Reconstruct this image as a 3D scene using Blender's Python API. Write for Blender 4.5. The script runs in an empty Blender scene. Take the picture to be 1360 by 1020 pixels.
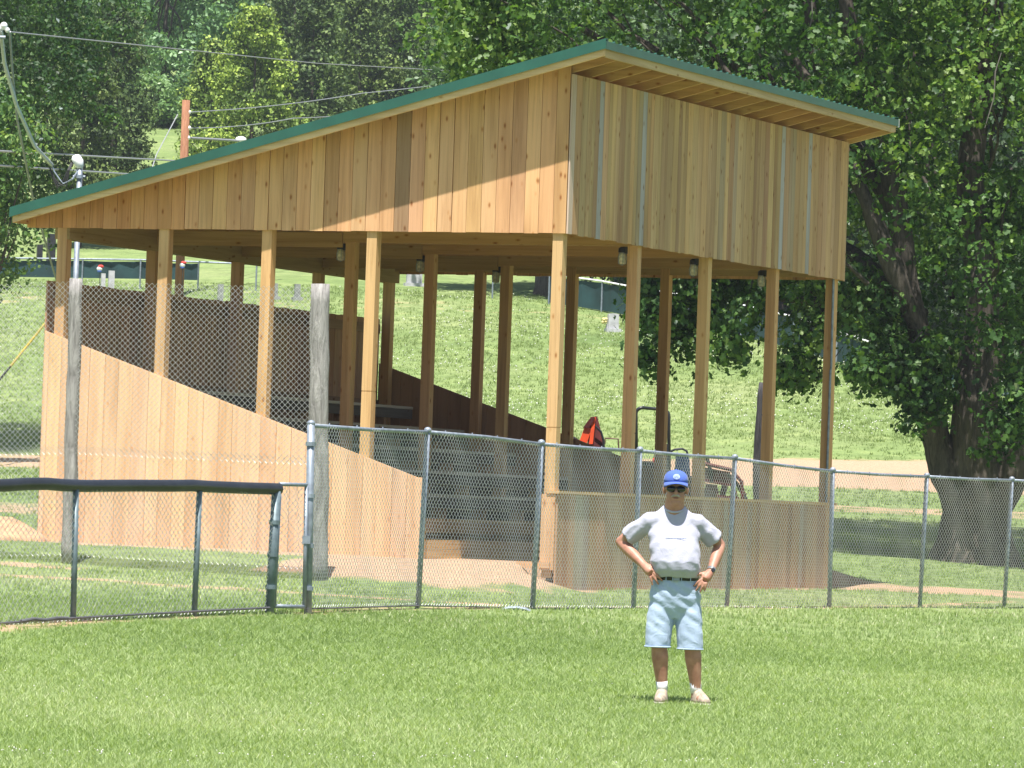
import bpy, bmesh, math, random
import numpy as np
from mathutils import Vector, Matrix, noise as mnoise

# ------------------------------------------------------------------ camera, sky, sun, exposure
S = bpy.context.scene
COL = S.collection
PITCH, ROLL, FPX = 0.02527, 0.03484, 6500.0
cr, sr, cp, sp = math.cos(ROLL), math.sin(ROLL), math.cos(PITCH), math.sin(PITCH)
R0, U0, F0 = Vector((1, 0, 0)), Vector((0, -sp, cp)), Vector((0, cp, sp))
IX, IY = R0 * cr + U0 * sr, U0 * cr - R0 * sr
cam_d = bpy.data.cameras.new('camera')
cam = bpy.data.objects.new('camera', cam_d); COL.objects.link(cam)
cam.matrix_world = Matrix(((IX.x, IY.x, -F0.x, 0), (IX.y, IY.y, -F0.y, 0), (IX.z, IY.z, -F0.z, 0), (0, 0, 0, 1)))
cam_d.sensor_width = 36.0; cam_d.lens = FPX / 1360 * 36
cam_d.clip_start = 0.5; cam_d.clip_end = 5000
S.camera = cam
SUN = Vector((-0.0458, -0.3471, 1.0)).normalized()
W = bpy.data.worlds.new('World'); S.world = W; W.use_nodes = True
nt = W.node_tree; bg = nt.nodes['Background']
sky = nt.nodes.new('ShaderNodeTexSky'); sky.sky_type = 'NISHITA'; sky.sun_disc = False
sky.sun_elevation = math.asin(SUN.z); sky.sun_rotation = math.atan2(SUN.x, SUN.y)
sky.dust_density = 1.5
nt.links.new(sky.outputs[0], bg.inputs[0]); bg.inputs[1].default_value = 0.07
sl = bpy.data.lights.new('sun', 'SUN'); sl.energy = 4.8; sl.angle = math.radians(0.5); sl.color = (1, .955, .90)
so = bpy.data.objects.new('sun', sl); COL.objects.link(so)
so.rotation_euler = (-SUN).to_track_quat('-Z', 'Y').to_euler(); so.location = (0, 0, 60)
S.view_settings.view_transform = 'Standard'; S.view_settings.look = 'None'
S.view_settings.gamma = 1; S.view_settings.use_curve_mapping = False
S.view_settings.exposure = 1.1
S.render.engine = 'CYCLES'
S.cycles.max_bounces = 6; S.cycles.volume_bounces = 0; S.cycles.transparent_max_bounces = 8

# ------------------------------------------------------------------ helpers
RNG = np.random.default_rng(7); random.seed(7)
def ray(px, py):
    a, b = px - 680, py - 510
    u, v = a * cr + b * sr, -a * sr + b * cr
    w = R0 * (u / FPX) + F0 + U0 * (-v / FPX)
    return w / w.y
def at(px, py, d): return ray(px, py) * d          # a place d metres out on the line of sight through a photo point

class MB:
    """collects geometry for ONE mesh object"""
    def __init__(s): s.v = []; s.f = []; s.mi = []; s.m = 0
    def add(s, vs, fs):
        o = len(s.v); s.v += [tuple(v) for v in vs]; s.f += [tuple(i + o for i in f) for f in fs]; s.mi += [s.m] * len(fs); return s
    def box(s, x0, x1, y0, y1, z0, z1):
        return s.add([(x0, y0, z0), (x1, y0, z0), (x1, y1, z0), (x0, y1, z0), (x0, y0, z1), (x1, y0, z1), (x1, y1, z1), (x0, y1, z1)],
                     [(0, 3, 2, 1), (4, 5, 6, 7), (0, 1, 5, 4), (1, 2, 6, 5), (2, 3, 7, 6), (3, 0, 4, 7)])
    def hexa(s, b, t):      # bottom 4 points, top 4 points
        return s.add(list(b) + list(t), [(0, 3, 2, 1), (4, 5, 6, 7), (0, 1, 5, 4), (1, 2, 6, 5), (2, 3, 7, 6), (3, 0, 4, 7)])
    def tube(s, pts, rad, n=8, cap=True, ell=None):
        pts = [Vector(p) for p in pts]; k = len(pts)
        if not hasattr(rad, '__len__'): rad = [rad] * k
        base = len(s.v); up = Vector((0, 0, 1)); prev = None; rings = []
        for i, p in enumerate(pts):
            t = (pts[min(i + 1, k - 1)] - pts[max(i - 1, 0)]).normalized()
            if prev is None:
                a = t.cross(up) if abs(t.z) < .9 else t.cross(Vector((0, 1, 0)))
            else: a = prev - t * prev.dot(t)
            a.normalize(); prev = a; b = t.cross(a)
            for j in range(n):
                w = 2 * math.pi * j / n
                s.v.append(tuple(p + (a * math.cos(w) + b * math.sin(w)) * rad[i]))
        for i in range(k - 1):
            for j in range(n):
                j2 = (j + 1) % n
                s.f.append((base + i * n + j, base + i * n + j2, base + (i + 1) * n + j2, base + (i + 1) * n + j)); s.mi.append(s.m)
        if cap:
            s.f.append(tuple(base + j for j in range(n))[::-1]); s.mi.append(s.m)
            s.f.append(tuple(base + (k - 1) * n + j for j in range(n))); s.mi.append(s.m)
        return s
    def rings(s, rl, n=24, cap=True):
        """rl: list of (cx,cy,z,rx,ry[,power]) horizontal superellipse rings"""
        base = len(s.v)
        for r in rl:
            cx, cy, z, rx, ry = r[:5]; pw = r[5] if len(r) > 5 else 1.0
            for j in range(n):
                w = 2 * math.pi * j / n; c, q = math.cos(w), math.sin(w)
                c = math.copysign(abs(c) ** pw, c); q = math.copysign(abs(q) ** pw, q)
                s.v.append((cx + rx * c, cy + ry * q, z))
        k = len(rl)
        for i in range(k - 1):
            for j in range(n):
                j2 = (j + 1) % n
                s.f.append((base + i * n + j, base + i * n + j2, base + (i + 1) * n + j2, base + (i + 1) * n + j)); s.mi.append(s.m)
        if cap:
            s.f.append(tuple(base + j for j in range(n))[::-1]); s.mi.append(s.m)
            s.f.append(tuple(base + (k - 1) * n + j for j in range(n))); s.mi.append(s.m)
        return s
    def ball(s, c, r, n=12, m=8, rot=None):
        c = Vector(c); r = Vector(r) if hasattr(r, '__len__') else Vector((r, r, r)); base = len(s.v)
        P = []
        for i in range(m + 1):
            th = math.pi * i / m
            for j in range(n):
                w = 2 * math.pi * j / n
                q = Vector((math.sin(th) * math.cos(w) * r.x, math.sin(th) * math.sin(w) * r.y, math.cos(th) * r.z))
                if rot: q = rot @ q
                P.append(tuple(c + q))
        s.v += P
        for i in range(m):
            for j in range(n):
                j2 = (j + 1) % n
                s.f.append((base + i * n + j, base + (i + 1) * n + j, base + (i + 1) * n + j2, base + i * n + j2)); s.mi.append(s.m)
        return s
    def mesh(s, name):
        me = bpy.data.meshes.new(name); me.from_pydata(s.v, [], s.f); me.polygons.foreach_set('material_index', s.mi); me.update(); return me
    def build(s, name, mats, parent=None, smooth=False, color=None, loc=None, rot=None):
        return link(name, s.mesh(name), mats, parent, smooth, color, loc, rot)

def link(name, me, mats, parent=None, smooth=False, color=None, loc=None, rot=None):
    if mats is not None and not me.materials:
        for m in (mats if isinstance(mats, (list, tuple)) else [mats]): me.materials.append(m)
    if smooth: me.polygons.foreach_set('use_smooth', [True] * len(me.polygons))
    o = bpy.data.objects.new(name, me); COL.objects.link(o)
    if parent: o.parent = parent
    if color: o.color = (*color, 1)
    if loc is not None: o.location = loc
    if rot is not None: o.rotation_euler = rot
    return o
def npmesh(name, V, F, k, attr=None):
    """V (n,3), F flat index array of k-gons, attr per-face float"""
    me = bpy.data.meshes.new(name); nf = len(F) // k
    me.vertices.add(len(V)); me.vertices.foreach_set('co', np.asarray(V, np.float32).ravel())
    me.loops.add(len(F)); me.loops.foreach_set('vertex_index', np.asarray(F, np.int32))
    me.polygons.add(nf); me.polygons.foreach_set('loop_start', np.arange(nf, dtype=np.int32) * k)
    me.update(calc_edges=True)
    if attr is not None:
        a = me.attributes.new('tint', 'FLOAT', 'FACE'); a.data.foreach_set('value', np.asarray(attr, np.float32))
    return me
def tag(o, label=None, cat=None, group=None, kind=None):
    if label: o['label'] = label
    if cat: o['category'] = cat
    if group: o['group'] = group
    if kind: o['kind'] = kind
    return o
def thing(name, label, cat, loc=(0, 0, 0), rz=0, group=None):
    o = bpy.data.objects.new(name, None); COL.objects.link(o); o.location = loc; o.rotation_euler = (0, 0, rz); o.empty_display_size = .3
    return tag(o, label, cat, group)
def copy_tree(o, parent=None):
    c = o.copy(); COL.objects.link(c); c.parent = parent
    for ch in [x for x in bpy.data.objects if x.parent == o]: copy_tree(ch, c)
    return c

# ------------------------------------------------------------------ materials
def nodes(name):
    m = bpy.data.materials.new(name); m.use_nodes = True; t = m.node_tree
    b = t.nodes['Principled BSDF']; return m, t, b
def N(t, ty, **kw):
    n = t.nodes.new(ty)
    for k, v in kw.items():
        if k.startswith('i_'):
            key = k[2:]; key = int(key) if key.isdigit() else key
            n.inputs[key].default_value = v
        else: setattr(n, k, v)
    return n
def ramp(t, stops, interp='LINEAR'):
    r = t.nodes.new('ShaderNodeValToRGB'); e = r.color_ramp.elements; r.color_ramp.interpolation = interp
    while len(e) < len(stops): e.new(.5)
    for i, (p, c) in enumerate(stops): e[i].position = p; e[i].color = (*c, 1) if len(c) == 3 else c
    return r
def plain(name, col, rough=.6, metal=0, noise=.12, nscale=8, bump=0, spec=.4, coat=0):
    m, t, b = nodes(name); L = t.links.new
    tc = N(t, 'ShaderNodeTexCoord'); no = N(t, 'ShaderNodeTexNoise', i_Scale=nscale, i_Detail=5)
    L(tc.outputs['Object'], no.inputs['Vector'])
    c = np.array(col); r = ramp(t, [(.3, tuple(c * (1 - noise * 1.6))), (.7, tuple(np.minimum(c * (1 + noise), 1)))])
    L(no.outputs[0], r.inputs[0]); L(r.outputs[0], b.inputs['Base Color'])
    b.inputs['Roughness'].default_value = rough; b.inputs['Metallic'].default_value = metal
    b.inputs['Specular IOR Level'].default_value = spec; b.inputs['Coat Weight'].default_value = coat
    if bump:
        bp = N(t, 'ShaderNodeBump', i_Strength=bump, i_Distance=.01); n2 = N(t, 'ShaderNodeTexNoise', i_Scale=nscale * 6, i_Detail=4)
        L(tc.outputs['Object'], n2.inputs['Vector']); L(n2.outputs[0], bp.inputs['Height']); L(bp.outputs[0], b.inputs['Normal'])
    return m
def wood(name, axis='Z', grain=1.0, knots=1.0, weather=0.0):
    """sawn lumber: base colour from the object's own colour"""
    m, t, b = nodes(name); L = t.links.new
    oi = N(t, 'ShaderNodeObjectInfo'); tc = N(t, 'ShaderNodeTexCoord')
    off = N(t, 'ShaderNodeVectorMath', operation='SCALE'); off.inputs[3].default_value = 37.0
    comb = N(t, 'ShaderNodeCombineXYZ'); L(oi.outputs['Random'], comb.inputs[0]); L(oi.outputs['Random'], comb.inputs[1]); L(oi.outputs['Random'], comb.inputs[2])
    L(comb.outputs[0], off.inputs[0])
    def coords(sc):
        mp = N(t, 'ShaderNodeMapping'); mp.inputs['Scale'].default_value = sc
        ad = N(t, 'ShaderNodeVectorMath', operation='ADD'); L(tc.outputs['Object'], mp.inputs['Vector']); L(mp.outputs[0], ad.inputs[0]); L(off.outputs[0], ad.inputs[1]); return ad
    def ax(l, a): return {'X': (l, a, a), 'Y': (a, l, a), 'Z': (a, a, l)}[axis]
    g = N(t, 'ShaderNodeTexNoise', i_Scale=1.0, i_Detail=6, i_Roughness=.65, i_Distortion=.6); L(coords(ax(.8, 28)).outputs[0], g.inputs['Vector'])
    g2 = N(t, 'ShaderNodeTexNoise', i_Scale=1.0, i_Detail=3, i_Distortion=.4); L(coords(ax(.45, 5)).outputs[0], g2.inputs['Vector'])
    kn = N(t, 'ShaderNodeTexVoronoi', i_Scale=1.0, i_Randomness=1.0); L(coords(ax(3.6, 7.5)).outputs[0], kn.inputs['Vector'])
    r1 = ramp(t, [(.28, (.66, .6, .55)), (.5, (1, 1, 1)), (.75, (1.12, 1.12, 1.1))]); L(g.outputs[0], r1.inputs[0])
    r2 = ramp(t, [(.3, (.74, .68, .62)), (.55, (1, 1, 1)), (.8, (1.08, 1.1, 1.14))]); L(g2.outputs[0], r2.inputs[0])
    rk = ramp(t, [(.0, (.35, .2, .1)), (.07, (.45, .27, .14)), (.12, (.82, .7, .57)), (.20, (1, 1, 1))]); L(kn.outputs['Distance'], rk.inputs[0])
    def mul(a, bb, f):
        x = N(t, 'ShaderNodeMix', data_type='RGBA', blend_type='MULTIPLY'); x.inputs[0].default_value = f; L(a, x.inputs[6]); L(bb, x.inputs[7]); return x.outputs[2]
    c = mul(oi.outputs['Color'], r1.outputs[0], .75 * grain); c = mul(c, r2.outputs[0], .8); c = mul(c, rk.outputs[0], .85 * knots)
    L(c, b.inputs['Base Color']); b.inputs['Roughness'].default_value = .75; b.inputs['Specular IOR Level'].default_value = .25
    bp = N(t, 'ShaderNodeBump', i_Strength=.35, i_Distance=.006); L(g.outputs[0], bp.inputs['Height']); L(bp.outputs[0], b.inputs['Normal'])
    return m
WZS = wood('smooth_sawn_wood', 'Z', .6, .45)
WZ, WX, WY = wood('sawn_wood_upright'), wood('sawn_wood_lengthwise', 'X'), wood('sawn_wood_crosswise', 'Y')
GALV = plain('galvanised_steel', (.26, .30, .35), .5, .35, .18, 14)
WIRE = plain('galvanised_wire', (.80, .80, .80), .45, .6, .08, 20)
GPAINT = plain('dull_green_grey_steel', (.15, .20, .22), .5, .25, .2, 14)
BLACKP = plain('black_plastic', (.02, .022, .026), .35, 0, .15, 10, spec=.6)
ROOFG = plain('green_painted_metal', (.022, .105, .075), .38, .1, .10, 3, spec=.6)
WHITEM = plain('white_metal', (.8, .8, .8), .4, 0, .05)

def leafmat(name, stops, trans=.35, rough=.42, spec=.35):
    m = bpy.data.materials.new(name); m.use_nodes = True; t = m.node_tree; L = t.links.new
    b = t.nodes['Principled BSDF']; out = t.nodes['Material Output']
    at_ = N(t, 'ShaderNodeAttribute', attribute_name='tint'); r = ramp(t, stops); L(at_.outputs['Fac'], r.inputs[0])
    oi = N(t, 'ShaderNodeObjectInfo'); mu = N(t, 'ShaderNodeMix', data_type='RGBA', blend_type='MULTIPLY'); mu.inputs[0].default_value = 1
    L(r.outputs[0], mu.inputs[6]); L(oi.outputs['Color'], mu.inputs[7])
    L(mu.outputs[2], b.inputs['Base Color']); b.inputs['Roughness'].default_value = rough; b.inputs['Specular IOR Level'].default_value = spec
    tr = N(t, 'ShaderNodeBsdfTranslucent'); tm = N(t, 'ShaderNodeMix', data_type='RGBA', blend_type='MULTIPLY'); tm.inputs[0].default_value = 1
    L(mu.outputs[2], tm.inputs[6]); tm.inputs[7].default_value = (1.3, 1.35, .6, 1); L(tm.outputs[2], tr.inputs['Color'])
    mx = N(t, 'ShaderNodeMixShader'); mx.inputs[0].default_value = trans
    L(b.outputs[0], mx.inputs[1]); L(tr.outputs[0], mx.inputs[2]); L(mx.outputs[0], out.inputs['Surface'])
    return m
MAPLE = leafmat('maple_leaf', [(0, (.022, .062, .014)), (.45, (.050, .118, .024)), (.75, (.115, .21, .042)), (.93, (.20, .30, .07)), (1, (.30, .36, .30))], .36, .5, .35)
BROAD = leafmat('broad_leaf', [(0, (.035, .075, .032)), (.45, (.085, .15, .062)), (.8, (.175, .26, .125)), (1, (.28, .36, .23))], .3, .45, .4)
CEDAR = leafmat('cedar_spray', [(0, (.022, .042, .016)), (.4, (.055, .095, .030)), (.75, (.12, .18, .05)), (1, (.18, .24, .08))], .15, .6, .2)
GRASSB = leafmat('grass_blade', [(0, (.16, .235, .075)), (.3, (.235, .325, .115)), (.6, (.32, .41, .17)), (.85, (.43, .49, .27)), (1, (.54, .54, .38))], .4, .55, .3)
GRASSH = leafmat('meadow_blade', [(0, (.16, .22, .075)), (.35, (.205, .275, .10)), (.65, (.25, .32, .13)), (.88, (.30, .35, .17)), (1, (.38, .39, .24))], .35, .6, .2)

def barkmat(name, c0, c1):
    m, t, b = nodes(name); L = t.links.new; tc = N(t, 'ShaderNodeTexCoord')
    mp = N(t, 'ShaderNodeMapping'); mp.inputs['Scale'].default_value = (9, 9, 1.6); L(tc.outputs['Object'], mp.inputs['Vector'])
    n = N(t, 'ShaderNodeTexNoise', i_Scale=1.5, i_Detail=8, i_Roughness=.7, i_Distortion=.8); L(mp.outputs[0], n.inputs['Vector'])
    r = ramp(t, [(.3, c0), (.5, tuple((np.array(c0) + np.array(c1)) / 2)), (.72, c1)]); L(n.outputs[0], r.inputs[0]); L(r.outputs[0], b.inputs['Base Color'])
    bp = N(t, 'ShaderNodeBump', i_Strength=.9, i_Distance=.04); L(n.outputs[0], bp.inputs['Height']); L(bp.outputs[0], b.inputs['Normal'])
    b.inputs['Roughness'].default_value = .9; b.inputs['Specular IOR Level'].default_value = .15
    return m
BARK = barkmat('maple_bark', (.03, .026, .022), (.14, .12, .10))
LOG = barkmat('weathered_log', (.14, .13, .125), (.50, .48, .46))
POLE = barkmat('treated_pole', (.20, .09, .05), (.38, .19, .11))

# ------------------------------------------------------------------ terrain
HB = 0.40583; CX, CY, CZ = 0.616, 61.905, -0.97     # grandstand: near corner, heading
LX = Vector((math.cos(HB), -math.sin(HB), 0)); LY = Vector((math.sin(HB), math.cos(HB), 0))
SC = np.array([-.11, -.05, 0, .05, .11])
TD = [(0, -1.50, -1.50, -1.50, -1.50, -1.50), (36, -1.49, -1.49, -1.49, -1.49, -1.49), (38, -1.46, -1.46, -1.48, -1.48, -1.48), (42, -1.30, -1.33, -1.37, -1.40, -1.42),
      (45, -1.165, -1.20, -1.25, -1.30, -1.36), (48.5, -1.09, -1.09, -1.15, -1.22, -1.30), (52, -1.04, -1.07, -1.10, -1.17, -1.27), (57, -.95, -1.03, -1.11, -1.13, -1.24),
      (60, -.86, -.98, -1.06, -1.14, -1.23), (64, -.70, -.85, -.95, -1.10, -1.22), (68, -.60, -.72, -.85, -1.02, -1.18), (72, -.45, -.55, -.70, -.95, -1.05),
      (85, -.10, -.2, -.3, -.5, -.75), (100, .25, .2, .15, .1, .05), (112, .5, .5, .6, .65, .67), (125, .85, 1.0, 1.3, 1.5, 1.6), (140, 2.4, 2.6, 2.9, 3.5, 3.3),
      (155, 4.7, 4.9, 5.1, 5.5, 4.8), (170, 7.0, 7.2, 7.2, 6.9, 5.8), (200, 10.5, 10.6, 10.4, 9.5, 8), (235, 16.5, 16.5, 16, 14, 12), (260, 20.5, 20.5, 20, 18, 15),
      (300, 28, 28, 27, 25, 22), (400, 46, 46, 45, 42, 38), (700, 80, 80, 80, 75, 70), (3000, 90, 90, 90, 90, 90)]
TD = np.array(TD, float)
def zbase(x, y):
    x = np.asarray(x, float); y = np.asarray(y, float)
    def one(yy):
        s = np.clip(x / np.maximum(yy, 30), -.11, .11)
        cols = np.stack([np.interp(yy, TD[:, 0], TD[:, i + 1]) for i in range(5)])
        k = np.clip(np.searchsorted(SC, s, side='right') - 1, 0, 3)
        f = (s - SC[k]) / (SC[k + 1] - SC[k])
        kk = k[None, ...]
        a = np.take_along_axis(cols, kk, 0)[0]; b = np.take_along_axis(cols, kk + 1, 0)[0]
        return a * (1 - f) + b * f
    w = 1.2 + .02 * np.maximum(y, 0)
    return (one(y - w) + 2 * one(y) + one(y + w)) / 4
def sstep(a, b, v): t = np.clip((v - a) / (b - a), 0, 1); return t * t * (3 - 2 * t)
def loc_xy(x, y):
    dx, dy = x - CX, y - CY
    return dx * LX.x + dy * LX.y, dx * LY.x + dy * LY.y
def zg(x, y):
    x = np.atleast_1d(np.asarray(x, float)); y = np.atleast_1d(np.asarray(y, float)); x, y = np.broadcast_arrays(x, y)
    z = zbase(x, y); X, Y = loc_xy(x, y)
    floor = -.70 + .05 * np.clip(-X / 7.4, 0, 1)
    w = sstep(-4.2, -.25, Y) * (1 - sstep(10.8, 14, Y)) * (1 - np.clip((X + np.where(Y > -.2, .45, .7)) / np.where(Y > -.2, .33, 1.3), 0, 1)) * sstep(-12, -7.6, X)
    z = z * (1 - w) + floor * w
    w2 = sstep(-.4, .1, Y) * (1 - sstep(10.6, 12, Y)) * sstep(-.45, -.12, X) * (1 - sstep(.3, 2.5, X))
    return z * (1 - w2) + (-1.02) * w2
def gz(x, y): return float(zg(x, y)[0])

def snoise(x, y, f, seed=0):
    r = np.random.default_rng(seed); o = np.zeros_like(x, dtype=float)
    for i in range(7):
        a = r.uniform(0, math.tau); k = f * r.uniform(.6, 1.8); o += np.sin((x * math.cos(a) + y * math.sin(a)) * k + r.uniform(0, 6))
    return o / 7
def dirt_amount(x, y):
    s = x / np.maximum(y, 30); X, Y = loc_xy(x, y); nz = snoise(x, y, 1.6, 3) * .5 + snoise(x, y, 4.5, 4) * .3
    nl = snoise(x, y, .35, 5)
    def band(v, a, b, soft): return sstep(a - soft, a + soft, v) * (1 - sstep(b - soft, b + soft, v))
    D = np.zeros_like(x, dtype=float)
    D = np.maximum(D, band(y + nl * 2, 112.5, 124, 1.2) * np.where(s > .02, 1, .8))
    D = np.maximum(D, band(y + nl * 1.5, 101, 104.5, .7) * sstep(.03, .055, s) * .62)
    D = np.maximum(D, band(Y + nz * .8, -2.9, .2, .5) * band(X + nz, -2.8, .3, .4))
    D = np.maximum(D, band(Y + nz * .6, -1.0, .2, .35) * band(X, -7.6, .4, .5) * .9)
    D = np.maximum(D, band(Y, -.1, 10.7, .1) * band(X, -7.5, .1, .1))
    D = np.maximum(D, band(y + nl * .8 + s * 8, 54.6, 55.8, .5) * sstep(.10, .06, s) * (s < .0) * .68)
    D = np.maximum(D, band(y + nz + nl, 58.6, 59.6, .4) * band(s, -.105, -.085, .006) * 1.)
    D = np.maximum(D, band(X + nz * .5, .0, .35, .2) * band(Y + nz, 5, 10.5, .8) * .9); D = np.maximum(D, band(X + nz * .4, .0, .5, .2) * band(Y + nz * .4, -.4, .5, .3))
    D = np.maximum(D, band(y + nz * 1.2 + nl, 71.2, 73.8, .6) * sstep(.055, .066, s) * .8)
    # worn strip under the fences
    fx = np.interp(y, [20, 45, 48.4, 51.4, 56.8, 62.5, 69.6, 74], [-12.5, -3.95, -1.95, -1.0, 1.2, 4.0, 7.0, 8.4])
    D = np.maximum(D, (1 - sstep(.12, .5, np.abs(x - fx + nz * .25))) * ((y > 43) & (y < 74)) * .6)
    D = np.maximum(D, band(y + nz * 3, 76, 82, 1.5) * (s < -.075) * .7)
    D = np.maximum(D, band(y + nz * 2, 165, 169.5, 1.0) * .35)
    return np.clip(D, 0, 1)

m, t, b = nodes('grassy_ground'); L = t.links.new
tc = N(t, 'ShaderNodeTexCoord')
def noi(sc, det=6, ro=.6):
    n = N(t, 'ShaderNodeTexNoise', i_Scale=sc, i_Detail=det, i_Roughness=ro); L(tc.outputs['Object'], n.inputs['Vector']); return n
n1, n2, n3 = noi(.12), noi(1.3), noi(14, 8, .7)
g1 = ramp(t, [(.3, (.13, .19, .065)), (.5, (.185, .25, .09)), (.7, (.25, .295, .13))]); L(n1.outputs[0], g1.inputs[0])
g2 = ramp(t, [(.3, (.7, .72, .7)), (.55, (1, 1, 1)), (.75, (1.3, 1.2, 1.2))]); L(n2.outputs[0], g2.inputs[0])
g3 = ramp(t, [(.3, (.6, .6, .6)), (.7, (1.3, 1.3, 1.3))]); L(n3.outputs[0], g3.inputs[0])
mA = N(t, 'ShaderNodeMix', data_type='RGBA', blend_type='MULTIPLY'); mA.inputs[0].default_value = 1; L(g1.outputs[0], mA.inputs[6]); L(g2.outputs[0], mA.inputs[7])
mB = N(t, 'ShaderNodeMix', data_type='RGBA', blend_type='MULTIPLY'); mB.inputs[0].default_value = .8; L(mA.outputs[2], mB.inputs[6]); L(g3.outputs[0], mB.inputs[7])
d1 = ramp(t, [(.25, (.29, .19, .12)), (.5, (.39, .265, .175)), (.75, (.51, .37, .25))]); L(n3.outputs[0], d1.inputs[0])
aD = N(t, 'ShaderNodeAttribute', attribute_name='dirt')
dm = N(t, 'ShaderNodeMath', operation='ADD'); L(aD.outputs['Fac'], dm.inputs[0])
dn = N(t, 'ShaderNodeMapRange'); dn.inputs[1].default_value = .3; dn.inputs[2].default_value = .7; dn.inputs[3].default_value = -.35; dn.inputs[4].default_value = .3; L(n2.outputs[0], dn.inputs[0]); L(dn.outputs[0], dm.inputs[1])
dr = ramp(t, [(.35, (0, 0, 0)), (.75, (1, 1, 1))]); L(dm.outputs[0], dr.inputs[0])
mC = N(t, 'ShaderNodeMix', data_type='RGBA'); L(dr.outputs[0], mC.inputs[0]); L(mB.outputs[2], mC.inputs[6]); L(d1.outputs[0], mC.inputs[7])
L(mC.outputs[2], b.inputs['Base Color']); b.inputs['Roughness'].default_value = .95; b.inputs['Specular IOR Level'].default_value = .1
bp = N(t, 'ShaderNodeBump', i_Strength=.6, i_Distance=.05); L(n3.outputs[0], bp.inputs['Height']); L(bp.outputs[0], b.inputs['Normal'])
GROUND = m
ys = np.concatenate([np.arange(-120, 20, 10), np.arange(20, 50, .5), np.arange(50, 76, .22), np.arange(76, 130, .8), np.arange(130, 320, 3), np.arange(320, 800, 30), [900, 1200, 1800, 2600]])
ss = np.concatenate([-np.geomspace(3, .14, 26), np.arange(-.13, .1301, .0019), np.geomspace(.14, 3, 26)])
GS, GY = np.meshgrid(ss, ys); GX = GS * np.maximum(GY, 30)
GZ = zg(GX.ravel(), GY.ravel()).reshape(GX.shape) + snoise(GX, GY, 2.5, 9) * .012 * np.clip(np.abs(GY) / 60, .5, 3)
ny, nx = GX.shape; idx = np.arange(ny * nx).reshape(ny, nx)
F = np.stack([idx[:-1, :-1], idx[:-1, 1:], idx[1:, 1:], idx[1:, :-1]], -1).reshape(-1, 4)
me = npmesh('ground', np.stack([GX, GY, GZ], -1).reshape(-1, 3), F.ravel(), 4)
a = me.attributes.new('dirt', 'FLOAT', 'POINT'); a.data.foreach_set('value', dirt_amount(GX.ravel(), GY.ravel()).astype(np.float32))
tag(link('ground', me, GROUND, smooth=True), 'mown grass field rising to a meadow hillside with bare dirt patches', kind='structure')

# grass blades
def blades(n, y0, y1, smax, h, w, seed, dirtcut=True, power=1.0, tuft=5, lean=.45, tshift=0):
    r = np.random.default_rng(seed); nt_ = n // tuft
    y = y0 + (y1 - y0) * r.random(nt_) ** power; x = (r.random(nt_) * 2 - 1) * smax * y
    X, Y = loc_xy(x, y); keep = ~((X > -7.6) & (X < .06) & (Y > -.1) & (Y < 10.8))
    if dirtcut: keep &= r.random(nt_) > dirt_amount(x, y) * 1.25
    x, y = x[keep], y[keep]; pt = np.clip(.42 + .35 * snoise(x, y, .9, seed) + .3 * snoise(x, y, .2, seed + 1), 0, 1)
    x = np.repeat(x, tuft) + r.normal(0, w * 4, len(x) * tuft); y = np.repeat(y, tuft) + r.normal(0, w * 4, len(y) * tuft); pt = np.repeat(pt, tuft)
    z = zg(x, y) - h * .08; k = len(x)
    a = r.random(k) * math.tau; hh = h * r.uniform(.5, 1.35, k); ln = r.uniform(0, lean, k) * 2; b = r.random(k) * math.tau; ww = w * r.uniform(.6, 1.4, k)
    P = np.stack([x, y, z], -1); dx = np.stack([np.cos(a), np.sin(a), 0 * a], -1) * ww[:, None]
    tip = P + np.stack([np.cos(b) * ln * hh, np.sin(b) * ln * hh, hh], -1)
    V = np.stack([P - dx, P + dx, tip], 1).reshape(-1, 3)
    tint = np.clip(pt * .75 + r.normal(.14 + tshift, .16, k), 0, 1)
    return V, np.arange(k * 3), tint
def grass(name, label, mat, *a, **k):
    V, F, ti = blades(*a, **k); o = link(name, npmesh(name, V, F, 3, ti), mat); o.color = (1, 1, 1, 1); return tag(o, label, 'grass', kind='stuff')
grass('lawn_grass', 'short mown grass of the ball field in front of the fence', GRASSB, 420000, 26, 50, .118, .038, .0055, 11, power=1.1, lean=.8)
grass('verge_grass', 'thin grass between the fence and the grandstand', GRASSB, 100000, 47, 84, .12, .045, .009, 12, power=1, tshift=.16)
grass('mown_slope_grass', 'short mown grass between the grandstand and the hillside meadow', GRASSH, 60000, 84, 131, .125, .07, .014, 14, power=.8)
grass('meadow_grass', 'taller meadow grass on the slope behind the grandstand', GRASSH, 170000, 129, 174, .125, .085, .013, 13, power=1, lean=.6)
def lawn_clover():
    r = np.random.default_rng(77); n = 150; x = r.uniform(-.11, .11, n) * 30; y = 28.6 + .35 * x + r.normal(0, .22, n); x2 = r.uniform(-.11, .11, 160) * 36; y2 = r.uniform(27, 44, 160)
    x = np.concatenate([x, x2]); y = np.concatenate([y, y2]); k = len(x); P = np.stack([x, y, zg(x, y) + .035], -1); s = .0055 * r.uniform(.5, 1.3, k)
    O = np.array([(1, 0, 0), (0, 1, 0), (-1, 0, 0), (0, -1, 0), (0, 0, 1), (0, 0, -1)], float); V = (P[:, None] + O[None] * s[:, None, None]).reshape(-1, 3)
    T = np.array([(0, 1, 4), (1, 2, 4), (2, 3, 4), (3, 0, 4), (1, 0, 5), (2, 1, 5), (3, 2, 5), (0, 3, 5)]); F = (T[None] + (np.arange(k) * 6)[:, None, None]).ravel()
    tag(link('lawn_clover', npmesh('lawn_clover', V, F, 3), plain('lawn_clover_white', (.6, .6, .52), .8)), 'sparse tiny white clover heads in the mown lawn', 'flowers', kind='stuff')
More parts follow.
